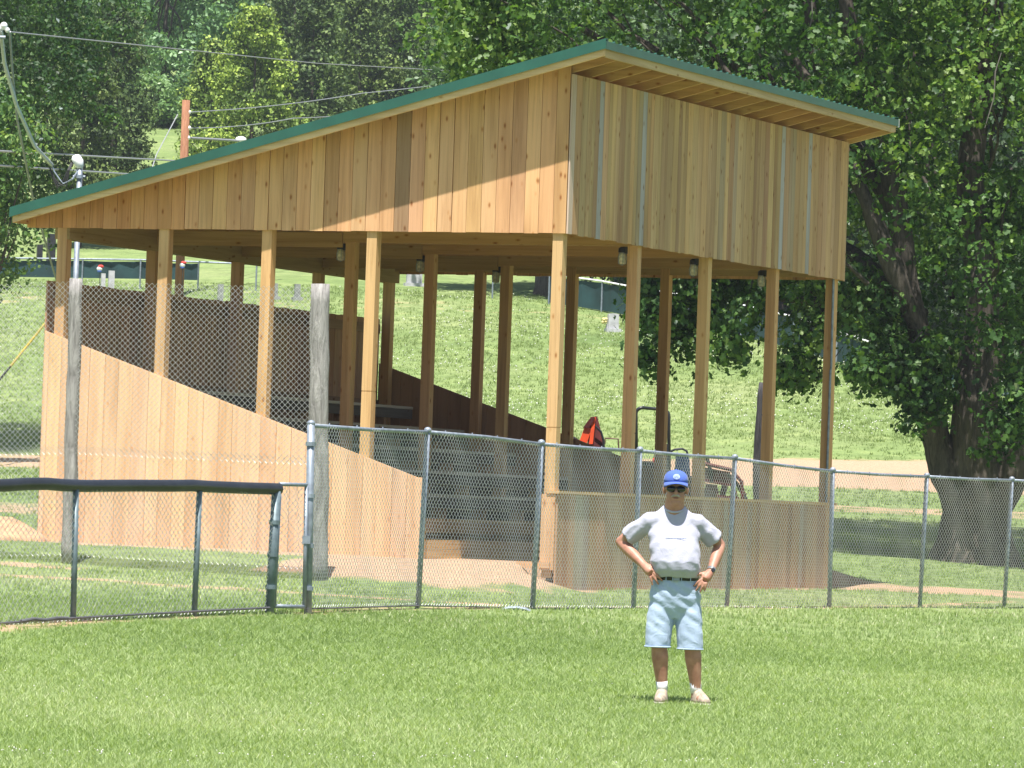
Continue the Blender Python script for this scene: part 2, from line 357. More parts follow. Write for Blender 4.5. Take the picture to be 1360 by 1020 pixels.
lawn_clover()
def flowers(n, y0, y1, size, seed, name, label):
    r = np.random.default_rng(seed); y = r.uniform(y0, y1, n * 3); x = r.uniform(-.12, .12, n * 3) * y
    keep = (snoise(x, y, .5, 21) + r.normal(0, .25, n * 3) > .12) & (dirt_amount(x, y) < .3); x, y = x[keep][:n], y[keep][:n]; k = len(x)
    z = zg(x, y) + r.uniform(.5, 1, k) * .22; s = size * r.uniform(.6, 1.3, k); P = np.stack([x, y, z], -1)
    O = np.array([(1, 0, 0), (0, 1, 0), (-1, 0, 0), (0, -1, 0), (0, 0, 1), (0, 0, -1)], float)
    V = (P[:, None] + O[None] * s[:, None, None]).reshape(-1, 3)
    T = np.array([(0, 1, 4), (1, 2, 4), (2, 3, 4), (3, 0, 4), (1, 0, 5), (2, 1, 5), (3, 2, 5), (0, 3, 5)])
    F = (T[None] + (np.arange(k) * 6)[:, None, None]).ravel()
    tag(link(name, npmesh(name, V, F, 3), plain('clover_white', (.62, .64, .55), .8)), label, 'flowers', kind='stuff')
flowers(3600, 130, 172, .021, 31, 'clover_flowers', 'white clover heads scattered over the hillside meadow')

# ------------------------------------------------------------------ grandstand
GR = thing('grandstand', 'open timber grandstand with high boarded press box front and green metal shed roof', 'grandstand', (CX, CY, CZ), -HB)
HONEY, TAN, GREY, BROWN = (.655, .385, .195), (.51, .335, .18), (.37, .36, .37), (.25, .16, .10)
def vary(c, a=.12, hue=.05):
    k = 1 + random.uniform(-a, a); return (min(1, c[0] * k), min(1, c[1] * k * (1 + random.uniform(-hue, hue))), min(1, c[2] * k * (1 + random.uniform(-hue * 1.6, hue * 1.6))))
def part(name, parent=None, label=None):
    o = bpy.data.objects.new(name, None); COL.objects.link(o); o.parent = parent or GR; o.empty_display_size = .1
    if label: o['label'] = label
    return o
def board_x(par, x0, x1, y0, y1, zb, zt0, zt1, col, mat=WZ, zb1=None, name='board'):
    """upright board, local origin at its foot; top may slope from x0 to x1"""
    zb1 = zb if zb1 is None else zb1; w = x1 - x0
    mb = MB().hexa([(0, 0, 0), (w, 0, zb1 - zb), (w, y1 - y0, zb1 - zb), (0, y1 - y0, 0)], [(0, 0, zt0 - zb), (w, 0, zt1 - zb), (w, y1 - y0, zt1 - zb), (0, y1 - y0, zt0 - zb)])
    return mb.build(name, mat, par, color=col, loc=(x0, y0, zb))
def board_y(par, y0, y1, x0, x1, zb, zt, col, mat=WZ, name='board'):
    return MB().box(0, x1 - x0, 0, y1 - y0, 0, zt - zb).build(name, mat, par, color=col, loc=(x0, y0, zb))
WB, ZB, SL = 10.593, 4.467, .2598
def ztop(X): return 6.66 + SL * X           # underside of the roof deck
# upper side walls
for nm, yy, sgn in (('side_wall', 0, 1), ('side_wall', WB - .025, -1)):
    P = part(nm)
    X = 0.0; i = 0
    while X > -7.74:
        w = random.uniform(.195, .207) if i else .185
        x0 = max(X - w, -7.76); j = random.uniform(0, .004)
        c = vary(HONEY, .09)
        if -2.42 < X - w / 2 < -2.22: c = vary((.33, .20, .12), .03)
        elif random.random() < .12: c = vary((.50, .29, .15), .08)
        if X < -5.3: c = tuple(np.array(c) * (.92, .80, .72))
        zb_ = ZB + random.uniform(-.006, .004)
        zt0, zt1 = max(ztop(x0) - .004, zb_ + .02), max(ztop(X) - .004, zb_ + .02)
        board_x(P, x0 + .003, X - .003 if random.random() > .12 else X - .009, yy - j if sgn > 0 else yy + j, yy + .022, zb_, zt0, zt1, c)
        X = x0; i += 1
# lower sloping side walls
def zlow(X): return 1.19 - .325 * (X + 1.861) + .10
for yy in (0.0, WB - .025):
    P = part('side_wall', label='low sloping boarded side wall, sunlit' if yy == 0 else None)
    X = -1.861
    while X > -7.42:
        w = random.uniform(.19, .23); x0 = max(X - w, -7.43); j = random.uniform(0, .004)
        board_x(P, x0 + .0025, X - .0025, yy - j, yy + .022, .10, zlow(x0), zlow(X), vary((.75, .475, .275) if yy == 0 else (.36, .22, .135), .045, .03), WZS)  # far wall gets darker boards: its shade is put into the colour
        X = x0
    MB().hexa([(-7.43, yy + .03, zlow(-7.43) - .13), (-1.87, yy + .03, zlow(-1.87) - .13), (-1.87, yy + .068, zlow(-1.87) - .13), (-7.43, yy + .068, zlow(-7.43) - .13)],
              [(-7.43, yy + .03, zlow(-7.43) - .006), (-1.87, yy + .03, zlow(-1.87) - .006), (-1.87, yy + .068, zlow(-1.87) - .006), (-7.43, yy + .068, zlow(-7.43) - .006)]).build('top_rail', WX, P, color=(.6, .4, .22))
# front upper wall
greys = [.95, 2.42, 7.85, 8.98]
random.seed(21); gprev = False; P = part('front_wall'); Y = 0.0; cols = []
while Y < WB - .02:
    w = random.choice([.11, .14, .145, .18, .2, .2]); 
    if any(abs(Y + .05 - g) < .075 for g in greys): w = .15
    y1 = min(Y + w, WB); mid = (Y + y1) / 2
    c = vary(TAN, .15, .05)
    q = random.random()
    if q < .22: c = vary((.42, .255, .14), .1)
    elif q < .40: c = vary((.60, .38, .205), .06)
    elif q < .48: c = vary((.42, .31, .21), .08)
    if Y == 0: c = (.55, .42, .33)
    if w == .15 and any(abs(mid - g) < .12 for g in greys) and not gprev: c = vary((.40, .375, .38), .04, .01); gprev = True
    else: gprev = False
    board_y(P, Y + .003, y1 - .003, .0 + random.uniform(-.003, .003), .024, ZB - .0 + random.uniform(-.012, .004), 6.49, c)
    Y = y1
# back wall (inside face seen)
P = part('back_wall'); Y = .03
while Y < WB - .05:
    y1 = min(Y + random.uniform(.18, .23), WB - .03)
    board_y(P, Y + .004, y1 - .004, -7.455, -7.435, .15, 3.77 + random.uniform(-.01, .01), vary((.46, .265, .155), .12)); Y = y1
for z in (1.2, 2.4, 3.55): MB().box(-7.43, -7.39, .1, WB - .1, z, z + .14).build('stringer', WY, P, color=(.32, .2, .12))
# front guard wall
P = part('guard_wall'); Y = -.02
while Y < 10.45:
    y1 = min(Y + random.uniform(.13, .21), 10.47); c = vary((.45, .285, .17), .12)
    if random.random() < .2: c = vary((.36, .22, .125), .08)
    if random.random() < .1: c = vary((.42, .34, .28), .05)
    board_y(P, Y + .003, y1 - .003, .0 + random.uniform(-.003, .003), .024, -.12, 1.165, c); Y = y1
MB().box(-.12, .055, -.06, 10.5, 1.168, 1.206).build('cap_rail', WY, P, color=(.60, .40, .20))
MB().box(-.04, -.002, -.02, 10.46, .25, .35).build('nailer', WY, P, color=(.42, .28, .16))
P2 = part('side_return'); MB().box(-.19, -.002, -.045, -.022, .2, 1.16).build('board', WZ, P2, color=(.66, .41, .22)); MB().box(-.5, -.04, -.075, -.047, .22, .30).build('kick_board', WX, P2, color=(.6, .37, .2))
# posts
PW = .07
US = [.12, 2.719, 4.223, 5.730, 7.241]; VS = [.10, 2.654, 5.263, 7.939, 10.434]
def post(u, v, top, col, z0=.1):
    zs = random.choice([1.9, 2.15, 2.3]); mb = MB().box(-PW, PW, -PW, PW, 0, zs).box(-PW + .006, PW - .006, -PW + .006, PW - .006, zs, zs + .012).box(-PW, PW, -PW, PW, zs + .012, top - z0); return mb.build('post', WZ, GR, color=col, loc=(-u, v, z0))
for i, u in enumerate(US):
    for j, v in enumerate(VS):
        if i in (1, 3) and 0 < j < 4: continue
        top = ztop(-u) - .16
        post(u, v, top, vary((.60, .375, .18) if (j == 0 or i == 0) else (.52, .31, .15), .05))
# roof: rafters, deck, panels, fascias, trims
RX0, RX1, RY0, RY1 = -7.77, .60, -.385, WB + .385
def slab(mb, x0, x1, y0, y1, o0, o1):   # slab following the slope between offsets o0..o1 above the deck underside
    f = lambda X, o: ztop(X) + o
    return mb.hexa([(x0, y0, f(x0, o0)), (x1, y0, f(x1, o0)), (x1, y1, f(x1, o0)), (x0, y1, f(x0, o0))], [(x0, y0, f(x0, o1)), (x1, y0, f(x1, o1)), (x1, y1, f(x1, o1)), (x0, y1, f(x0, o1))])
roof = part('roof')
k = 0
for Y in np.arange(.06, WB, .612):
    mb = MB(); slab(mb, RX0 + .04, RX1 - .04, 0, .04, -.145, -.002); mb.build('rafter', WX, roof, color=vary((.58, .36, .16), .08), loc=(0, float(Y), 0))
X = RX0
while X < RX1 - .05:
    x1 = min(X + .28, RX1 - .003); mb = MB(); slab(mb, X + .003, x1, RY0 + .045, RY1 - .045, 0, .018); mb.build('deck_board', WY, roof, color=vary((.46, .26, .12), .1)); X = x1
for (x0, x1, y0, y1, nm, mt) in ((RX0, RX1, RY0, RY0 + .04, 'fascia', WX), (RX0, RX1, RY1 - .04, RY1, 'fascia', WX)):
    mb = MB(); slab(mb, x0, x1, y0, y1, -.135, .018); mb.build(nm, mt, roof, color=(.70, .50, .27))
MB().box(RX1 - .038, RX1, RY0 + .042, RY1 - .042, ztop(RX1) - .15, ztop(RX1) + .016).build('fascia', WY, roof, color=(.56, .41, .23))
MB().box(RX0, RX0 + .038, RY0 + .042, RY1 - .042, ztop(RX0) - .135, ztop(RX0) + .006).build('fascia', WY, roof, color=(.62, .42, .22))
n = 12; pw = (RY1 - RY0 + .06) / n
for i in range(n):
    y0 = RY0 - .03 + i * pw; mb = MB(); slab(mb, RX0 - .03, RX1 + .03, y0 + .002, y0 + pw, .034, .040)
    for q in range(4):
        yr = y0 + (q + .15) * pw / 4; f = lambda X, o: ztop(X) + o
        x0, x1 = RX0 - .028, RX1 + .028
        mb.add([(x0, yr, f(x0, .041)), (x0, yr + .018, f(x0, .063)), (x0, yr + .034, f(x0, .063)), (x0, yr + .052, f(x0, .041)), (x1, yr, f(x1, .041)), (x1, yr + .018, f(x1, .063)), (x1, yr + .034, f(x1, .063)), (x1, yr + .052, f(x1, .041))],
               [(0, 1, 5, 4), (1, 2, 6, 5), (2, 3, 7, 6), (0, 3, 2, 1), (4, 5, 6, 7)])
    mb.build('roof_panel', ROOFG, roof)
for y0, y1 in ((RY0 - .036, RY0 - .032), (RY1 + .032, RY1 + .036)):
    mb = MB(); slab(mb, RX0 - .03, RX1 + .03, y0, y1, -.055, .075); slab(mb, RX0 - .03, RX1 + .03, min(y0, y1 - .07) if y0 > 0 else y1, y0 if y0 > 0 else y1 + .07, .068, .0745); mb.build('rake_trim', ROOFG, roof)
MB().box(RX1 + .031, RX1 + .036, RY0 - .03, RY1 + .03, ztop(RX1) - .055, ztop(RX1) + .042).build('eave_trim', ROOFG, roof)
MB().box(RX1 - .08, RX1 + .02, RY1 + .037, RY1 + .10, ztop(RX1) - .06, ztop(RX1) + .06).build('gutter_end', WHITEM, roof)
# beams
for j in (1, 2, 3):
    for s_ in (-1, 1):
        MB().box(-4.32, -.03, -.019, .019, 0, .235).build('beam', WX, GR, color=vary((.46, .28, .12), .05), loc=(0, VS[j] + s_ * .09, ZB + .002))
    MB().box(-7.36, -4.33, -.019, .019, 0, .20).build('beam', WX, GR, color=(.42, .27, .12), loc=(0, VS[j] - .09, 4.40))
for xx in (-7.15, -7.33): MB().box(xx - .019, xx + .019, .03, WB - .03, 0, .285).build('beam', WY, GR, color=(.34, .235, .11), loc=(0, 0, 4.32))
for xx in (-4.223 + .09, -4.223 - .09): MB().box(xx - .019, xx + .019, .03, WB - .03, 0, .235).build('beam', WY, GR, color=(.36, .22, .10), loc=(0, 0, 4.72))
MB().box(-.26, -.222, .03, WB - .03, 0, .235).build('beam', WY, GR, color=(.5, .33, .15), loc=(0, 0, 4.72))
MB().box(-.045, -.003, .03, WB - .03, 0, .09).build('nailer', WY, GR, color=(.55, .36, .18), loc=(0, 0, ZB + .01))
for yy in (.178, WB - .21): MB().box(-7.3, -.05, 0, .038, 0, .19).build('beam', WX, GR, color=(.5, .34, .16), loc=(0, yy, ZB + .03))
# bleacher rows
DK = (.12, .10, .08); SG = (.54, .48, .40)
BL = part('bleachers')
MB().box(-.02, .018, 0, WB - .6, 0, .12).build('riser', WY, BL, color=(.68, .46, .22), loc=(-1.93, .14, .28)); MB().box(-.02, .018, 0, WB - .6, 0, .115).build('riser', WY, BL, color=(.62, .41, .19), loc=(-1.932, .14, .405))
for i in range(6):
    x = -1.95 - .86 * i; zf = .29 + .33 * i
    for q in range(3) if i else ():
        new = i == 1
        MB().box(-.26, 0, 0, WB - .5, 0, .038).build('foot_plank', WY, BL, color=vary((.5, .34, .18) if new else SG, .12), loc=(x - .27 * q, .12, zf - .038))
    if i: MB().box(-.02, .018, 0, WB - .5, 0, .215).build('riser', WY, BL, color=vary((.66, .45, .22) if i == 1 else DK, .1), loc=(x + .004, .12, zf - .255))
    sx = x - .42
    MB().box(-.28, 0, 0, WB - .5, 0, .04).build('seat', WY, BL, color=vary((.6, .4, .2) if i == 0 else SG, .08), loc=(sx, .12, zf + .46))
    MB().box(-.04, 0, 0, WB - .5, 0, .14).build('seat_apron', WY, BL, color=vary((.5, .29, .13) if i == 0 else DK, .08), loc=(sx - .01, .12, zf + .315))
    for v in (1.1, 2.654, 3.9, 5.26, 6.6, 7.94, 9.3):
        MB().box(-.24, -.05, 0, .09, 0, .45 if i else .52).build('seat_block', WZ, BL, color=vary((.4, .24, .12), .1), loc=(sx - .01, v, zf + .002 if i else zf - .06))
for v in (.14, 2.75, 5.36, 8.03, 9.95):
    mb = MB(); a0, a1 = -1.97, -7.1
    mb.hexa([(a0, 0, .05), (a1, 0, .05), (a1, .04, .05), (a0, .04, .05)], [(a0, 0, .20), (a1, 0, 2.12), (a1, .04, 2.12), (a0, .04, .20)])
    mb.build('stringer', WX, BL, color=(.3, .2, .13), loc=(0, v, 0))
MB().box(-1.95, -1.86, .03, .12, 0, 1.22).build('end_post', WZ, GR, color=(.62, .40, .21), loc=(0, 0, .1))
# lamps on the posts
JAR = plain('frosted_glass_jar', (.62, .58, .46), .25, 0, .25, 30, spec=.6)
def lamp(u, v):
    e = part('jar_lamp'); e.location = (-u - PW - .10, v - .0, ZB - .13)
    MB().box(.02, .1, -.03, .03, .03, .12).tube([(.03, 0, .075), (0, 0, .075)], .016).rings([(0, 0, .045, .06, .06), (0, 0, .10, .055, .055), (0, 0, .12, .03, .03)], 12).build('lamp_base', BLACKP, e)
    MB().rings([(0, 0, -.11, .03, .03), (0, 0, -.10, .05, .05), (0, 0, .0, .055, .055), (0, 0, .043, .048, .048)], 12).build('glass_jar', JAR, e, smooth=True)
    mb = MB()
    for q in range(6):
        w = q * math.pi / 3; mb.tube([(.05 * math.cos(w), .05 * math.sin(w), .045), (.064 * math.cos(w), .064 * math.sin(w), -.02), (.058 * math.cos(w), .058 * math.sin(w), -.1), (0, 0, -.125)], .003, 4)
    mb.build('cage', GALV, e)
for u in (US[0], US[2]):
    for j in (1, 2, 3): lamp(u, VS[j])
MB().tube([(0, 0, 0), (0, 0, 3.0), (.01, 0, 3.1), (0, 0, 4.4)], .018, 8).build('conduit', GALV, GR, loc=(-.06, 10.33, .1))
# meter mast behind the stand
p = at(101, 360, 68.5)
MM = thing('service_mast', 'galvanised service mast with white weatherhead above the low end of the roof', 'electric mast', (p.x, p.y, gz(p.x, p.y)))
zt = at(105, 218, 68.5).z - MM.location.z
MB().tube([(0, 0, -.2), (0, 0, zt)], .038, 12).build('mast_pipe', GALV, MM, smooth=True)
MB().rings([(0, 0, zt - .06, .045, .045), (-.02, 0, zt + .0, .07, .06), (-.04, 0, zt + .06, .085, .07), (-.05, 0, zt + .11, .06, .05), (-.04, 0, zt + .135, .02, .02)], 14).build('weatherhead', WHITEM, MM, smooth=True)
MB().rings([(0, 0, zt - .2, .055, .055), (0, 0, zt - .15, .055, .055)], 12).tube([(-.09, 0, zt - .175), (.08, 0, zt - .175)], .02, 8).build('clamp', GALV, MM)
def W_(px, py, d): q = at(px, py, d); return q - Vector(MM.location)
CABLE = plain('aluminium_cable', (.30, .31, .33), .5, .2, .1, 30); SILV = plain('silver_cable', (.6, .61, .63), .45, .3, .1, 30); BCAB = plain('black_cable', (.03, .03, .03), .6)
MB().tube([W_(104, 226, 68.5), W_(96, 238, 68.4), W_(84, 244, 68.4), W_(79, 238, 68.4), W_(72, 228, 68.4), W_(69, 219, 68.4)], .012, 6).build('drip_loop', GALV, MM)
for k in range(3):
    MB().tube([W_(95 + k, 216, 68.5), W_(90 + k, 226, 68.4), W_(84 + k * 2, 240 + k * 4, 68.4), W_(76 + k, 250 - k * 3, 68.4), W_(70 + k, 236, 68.4), W_(66, 222, 68.4)], .011, 6).build('drip_loop', BCAB, MM)

# ------------------------------------------------------------------ poles and wires
def wire(name, label, pts, r, mat, sag=0, grp=None, n=24):
    P = []
    for (a, b_) in zip(pts[:-1], pts[1:]):
        for i in range(n):
            f = i / n; q = a.lerp(b_, f); q.z -= sag * 4 * f * (1 - f); P.append(q)
    P.append(pts[-1]); o = MB().tube(P, r, 6).build(name, mat); return tag(o, label, 'wire', grp)
dp = 66.0
p = at(-13, 8, dp); zt = p.z; z0 = gz(p.x, p.y)
UP = thing('utility_pole', 'tall brown utility pole at the left edge with cable brackets near its top', 'utility pole', (p.x, p.y, z0))
MB().tube([(0, 0, -.3), (.0, 0, (zt - z0) * .5), (.0, 0, zt - z0)], [.15, .13, .11], 14).build('pole_shaft', POLE, UP, smooth=True)
q = at(5, 38, dp) - Vector(UP.location)
MB().ball(q + Vector((.0, 0, .04)), .05).ball(q + Vector((-.06, 0, .0)), .04).tube([q + Vector((-.15, 0, 0)), q + Vector((.06, 0, 0))], .02).ball(q + Vector((.05, 0, -.02)), .035).build('insulator', WHITEM, UP, smooth=True)
MB().tube([q + Vector((.03, -.02, -.12)), q + Vector((-.12, -.02, -.12))], .025).build('bracket', GALV, UP)
wire('service_drop', 'twisted silver service cable sloping from the utility pole down to the mast', [at(1, 40, dp), at(6, 84, 66.5), at(22, 140, 67), at(46, 194, 67.7), at(69, 219, 68.4)], .028, SILV, n=8)
wire('service_drop', 'thin wire hanging beside the silver service cable', [at(13, 42, dp), at(17, 100, 66.6), at(23, 160, 67.4), at(45, 270, 70), at(75, 372, 72)], .016, CABLE, n=8)
wire('power_line', 'uppermost thin wire running right from the left pole across the trees', [at(10, 42, dp), at(420, 84, 110), at(650, 97, 150)], .011, CABLE)
wire('power_line', 'upper of two cables crossing left of the brown pole behind the roof', [at(-30, 199, 110), at(240, 214, 168)], .032, CABLE)
wire('power_line', 'lower of two cables crossing behind the service mast', [at(-30, 218, 110), at(242, 236, 168)], .032, CABLE)
d2 = 168.5; p = at(238, 385, d2); z0 = gz(p.x, p.y); zt = at(243, 133, d2).z
UP2 = thing('utility_pole', 'reddish brown utility pole standing behind the grandstand roof', 'utility pole', (p.x, p.y, z0))
MB().tube([(0, 0, -.4), (0, 0, zt - z0)], [.16, .135], 14).build('pole_shaft', POLE, UP2, smooth=True)
Q = [at(251, 149, d2), at(251, 170, d2), at(250, 183, d2)]
for qq in Q: MB().ball(qq - Vector(UP2.location), .08, 8, 6).build('insulator', WHITEM, UP2)
wire('power_line', 'upper wire leaving the brown pole to the right above the roof', [Q[0], at(480, 124, 190), at(740, 88, 215)], .02, CABLE, .1)
wire('power_line', 'middle wire leaving the brown pole to the right above the roof', [Q[1], at(390, 157, 185), at(560, 140, 200)], .02, CABLE, .1)
wire('power_line', 'short thick cable with a white joint leaving the brown pole low down', [Q[2], at(318, 187, 172), at(370, 190, 175)], .05, CABLE)
tag(MB().ball(at(320, 185.5, 172), (.2, .12, .12), 10, 8).build('splice_case', WHITEM, smooth=True), 'white joint case on the low cable beside the brown pole', 'cable joint')
wire('guy_wire', 'slack guy wire falling left from the top of the brown pole', [at(236, 152, d2), at(208, 205, 166), at(190, 260, 164)], .02, CABLE)
YEL = plain('yellow_sleeve', (.38, .30, .05), .5)
g0, g1 = at(66, 422, 72), at(-5, 510, 69); wire('guy_wire', 'dark guy wire running down to the left of the back wall', [g0, g1], .015, BCAB)
tag(MB().tube([g0.lerp(g1, .02), g0.lerp(g1, .75)], .018, 8).build('guy_guard', YEL), 'yellow guard sleeve on the guy wire left of the grandstand', 'guy guard')

# ------------------------------------------------------------------ chain link fences
def chain(b0, b1, t0, t1, pitch=.036, r=.0027, r0=1):
    """wires of a woven mesh between two uprights; returns V, F(quads)"""
    b0, b1, t0, t1 = [np.array(v) for v in (b0, b1, t0, t1)]
    Lh = np.linalg.norm(b1 - b0); H = (np.linalg.norm(t0 - b0) + np.linalg.norm(t1 - b1)) / 2
    nw = max(2, int(round(Lh / pitch))); nk = max(2, int(round(H / pitch)))
    I, K = np.meshgrid(np.arange(nw), np.arange(nk + 1), indexing='ij')
    u = (I + (K + I) % 2) / nw; v = K / nk
    dirn = (b1 - b0) / Lh; nrm = np.cross(dirn, [0, 0, 1]); nrm /= np.linalg.norm(nrm)
    u_, v_ = u[..., None], v[..., None]
    P = (b0 * (1 - u_) + b1 * u_) * (1 - v_) + (t0 * (1 - u_) + t1 * u_) * v_
    P = P + nrm * (((K + I) % 2) * 2 - 1)[..., None] * r * .9 + nrm * (.012 * np.sin(u * 17 + v * 5))[..., None]
    w = np.arange(3) * math.tau / 3
    off = (np.cos(w)[:, None] * dirn * .9 + np.sin(w)[:, None] * nrm) * r * 1.15
    V = (P[:, :, None, :] + off[None, None]).reshape(-1, 3)
    id_ = np.arange(nw * (nk + 1) * 3).reshape(nw, nk + 1, 3); nx_ = np.roll(id_, -1, 2)
    F = np.stack([id_[:, :-1], nx_[:, :-1], nx_[:, 1:], id_[:, 1:]], -1).reshape(-1)
    return V, F
def chain_obj(segs, parent, name='chain_link_mesh', r=.0027, mat=None):
    Vs, Fs, o = [], [], 0
    for s_ in segs:
        V, F = chain(*s_, r=r); Vs.append(V); Fs.append(F + o); o += len(V)
    ob = link(name, npmesh(name, np.concatenate(Vs), np.concatenate(Fs), 4), mat or WIRE, parent, smooth=True); ob['kind'] = 'stuff'; return ob
# tall field fence
FP = [((413, 565), (409, 811), 48.4), ((568, 574), (555, 808), 51.5), ((719, 590), (707, 810), 54.1), ((850, 599), (841, 811), 56.8), ((976, 609), (965, 810), 59.9),
      ((1106, 626), (1101, 813), 62.8), ((1231, 633), (1221, 815), 65.3), ((1344, 638), (1333, 816), 67.6), ((1452, 643), (1440, 818), 69.9)]
FE = thing('field_fence', 'six foot galvanised chain link fence running right behind the man', 'fence', at(409, 811, 48.4))
fl = Vector(FE.location)
pts = [(at(*b_, d) - fl, at(*t_, d) - fl) for t_, b_, d in FP]
for i, (b_, t_) in enumerate(pts):
    rr = .038 if i == 0 else .029
    MB().tube([b_ + (b_ - t_) * .08, b_.lerp(t_, .5), t_ + (t_ - b_) * (.012 if i == 0 else 0)], rr, 12).build('post', GALV, FE, smooth=True)
    MB().ball(t_ + Vector((0, 0, .02)), (.042, .042, .035), 10, 6).build('post_cap', GALV, FE, smooth=True)
rail = []
for i in range(len(pts) - 1):
    a, c = pts[i][1], pts[i + 1][1]
    mid = a.lerp(c, .5) + Vector((0, 0, .015 if i == 1 else -.008)); rail += [a, mid]
    MB().tube([a, mid, c], .021, 10).build('top_rail', GALV, FE, smooth=True)
    mb = MB()
    for f in (.15, .38, .6, .82):
        q = a.lerp(mid, f * 2) if f < .5 else mid.lerp(c, f * 2 - 1); mb.tube([q + Vector((0, -.028, -.03)), q + Vector((0, -.026, .02)), q + Vector((0, .01, .03))], .006, 5)
    mb.build('tie_wire', GALV, FE)
chain_obj([(pts[i][0] + Vector((0, -.03, .03)), pts[i + 1][0] + Vector((0, -.03, .03)), pts[i][1] + Vector((0, -.03, -.0)), pts[i + 1][1] + Vector((0, -.03, .0))) for i in range(len(pts) - 1)], FE)
mb = MB()
for k in (.12, .35, .62, .9):
    b_, t_ = pts[0]; q = b_.lerp(t_, k); mb.tube([q + Vector((0, 0, -.02)), q + Vector((0, 0, .02))], .05, 10)
mb.build('post_band', GALV, FE)
BK = plain('rusty_tension_wire', (.12, .12, .13), .6, .3)
MB().tube([p_[0] + Vector((0, -.04, .02 + .01 * (i % 2))) for i, p_ in enumerate(pts)], .009, 6).build('tension_wire', BK, FE)
# low padded fence
GP = thing('padded_fence', 'four foot chain link fence with black padding along its top rail at left', 'fence', at(357, 811, 47.9)); fl = Vector(GP.location)
LP = [((-75, 650), (-82, 838), 43.3), ((101, 650), (97, 825), 45.0), ((265, 652), (258, 816), 46.8), ((367, 652), (358, 811), 47.9)]
lp = [(at(*b_, d) - fl, at(*t_, d) - fl) for t_, b_, d in LP]
for i, (b_, t_) in enumerate(lp):
    MB().tube([b_ + (b_ - t_) * .05, t_], .045 if i == 3 else .028, 12).build('post', GPAINT, GP, smooth=True)
mb = MB()
for k in (.18, .45, .72): q = lp[3][0].lerp(lp[3][1], k); mb.tube([q, q + Vector((0, 0, .04))], .055, 10)
mb.build('post_band', GPAINT, GP)
pad = [(-110, 649, 42.9), (-40, 646, 43.7), (10, 644.5, 44.1), (35, 642.8, 44.35), (62, 642.5, 44.6), (85, 644.5, 44.85), (115, 645.5, 45.2), (170, 645, 45.8), (230, 645.2, 46.4), (255, 644.8, 46.7), (280, 646.5, 47.0), (325, 648.3, 47.5), (370, 649.5, 47.95)]
pp = [at(*q) - fl for q in pad]; fine = []
for a, c in zip(pp[:-1], pp[1:]):
    n = max(3, int((c - a).length / .03)); fine += [a.lerp(c, i / n) for i in range(n)]
fine.append(pp[-1]); MB().tube(fine, [.058 + .0010 * (i % 2) for i in range(len(fine))], 14).build('rail_padding', BLACKP, GP, smooth=True)
chain_obj([(lp[i][0], lp[i + 1][0], lp[i][1], lp[i + 1][1]) for i in range(3)], GP)
MB().tube([l_[0] + Vector((0, -.05, .03)) for l_ in lp], .012, 6).build('tension_wire', BK, GP)
# gate
ga, gb = at(372, 643, 48.0), at(407, 644, 48.35); gc, gd = at(364, 805, 47.95), at(404, 806, 48.3)
GT = thing('gate', 'narrow galvanised gate panel between the padded fence and the tall gate post', 'gate', gc); fl = Vector(GT.location)
A, B, C_, D = [q - fl for q in (ga, gb, gc, gd)]
for (u_, v_) in ((A, B), (C_, D), (B, D), (A, C_)): MB().tube([u_, v_], .02, 10).build('frame_tube', GALV, GT, smooth=True)
chain_obj([(C_, D, A, B)], GT)
MB().box(-.03, .05, -.03, .03, -.04, .04).build('latch', GALV, GT, loc=B.lerp(D, .45))
# backstop mesh on log posts
BS = thing('backstop_netting', 'tall chain link backstop on weathered log posts before the low side wall', 'backstop', at(424, 757, 59.6)); fl = Vector(BS.location)
def logpost(tp, bt, d, r, seed):
    a, c = at(*bt, d) - fl, at(*tp, d) - fl; rnd = random.Random(seed); n = 16; P, Rr = [], []
    for i in range(n + 1):
        f = i / n * 1.05 - .05; P.append(a.lerp(c, f) + Vector((rnd.uniform(-.008, .008), rnd.uniform(-.008, .008), 0))); Rr.append(r * (1.08 - .1 * f) * rnd.uniform(.96, 1.04))
    return MB().tube(P, Rr, 14).build('log_post', LOG, BS, smooth=True)
logpost((425, 377), (422, 757), 59.6, .118, 1); logpost((101, 370), (91, 732), 60.3, .082, 2)
nb = [at(-130, 740, 60.9) - fl, at(90, 738, 60.4) - fl, at(411, 757, 59.7) - fl]; ntp = [at(-125, 384, 60.9) - fl, at(100, 374, 60.4) - fl, at(414, 382, 59.7) - fl]
seg = []
for i in range(2):
    a0, a1, c0, c1 = nb[i], nb[i + 1], ntp[i], ntp[i + 1]; k = .37
    off = Vector((0, -.12, 0)); seg.append((a0 + off, a1 + off, a0.lerp(c0, k + .03) + off, a1.lerp(c1, k + .03) + off)); off = Vector((0, -.135, 0)); seg.append((a0.lerp(c0, k) + off, a1.lerp(c1, k) + off, c0 + off, c1 + off))
chain_obj(seg, BS, r=.0033)
# log post right behind the stand
p0, p1 = at(1006, 700, 77), at(1003, 508, 77); z0 = gz(p0.x, p0.y)
rnd = random.Random(4); P = [Vector((rnd.uniform(-.015, .015), 0, z)) + Vector((.02 * math.sin(z * 3), 0, 0)) for z in np.linspace(-.3, p1.z - z0, 16)]
o = MB().tube(P, [.085 * rnd.uniform(.9, 1.1) for _ in P], 12).build('log_post', barkmat('dark_log', (.02, .02, .022), (.10, .095, .10)), smooth=True, loc=(p0.x, 77, z0)); tag(o, 'dark weathered wooden post standing behind the right end of the grandstand', 'post')
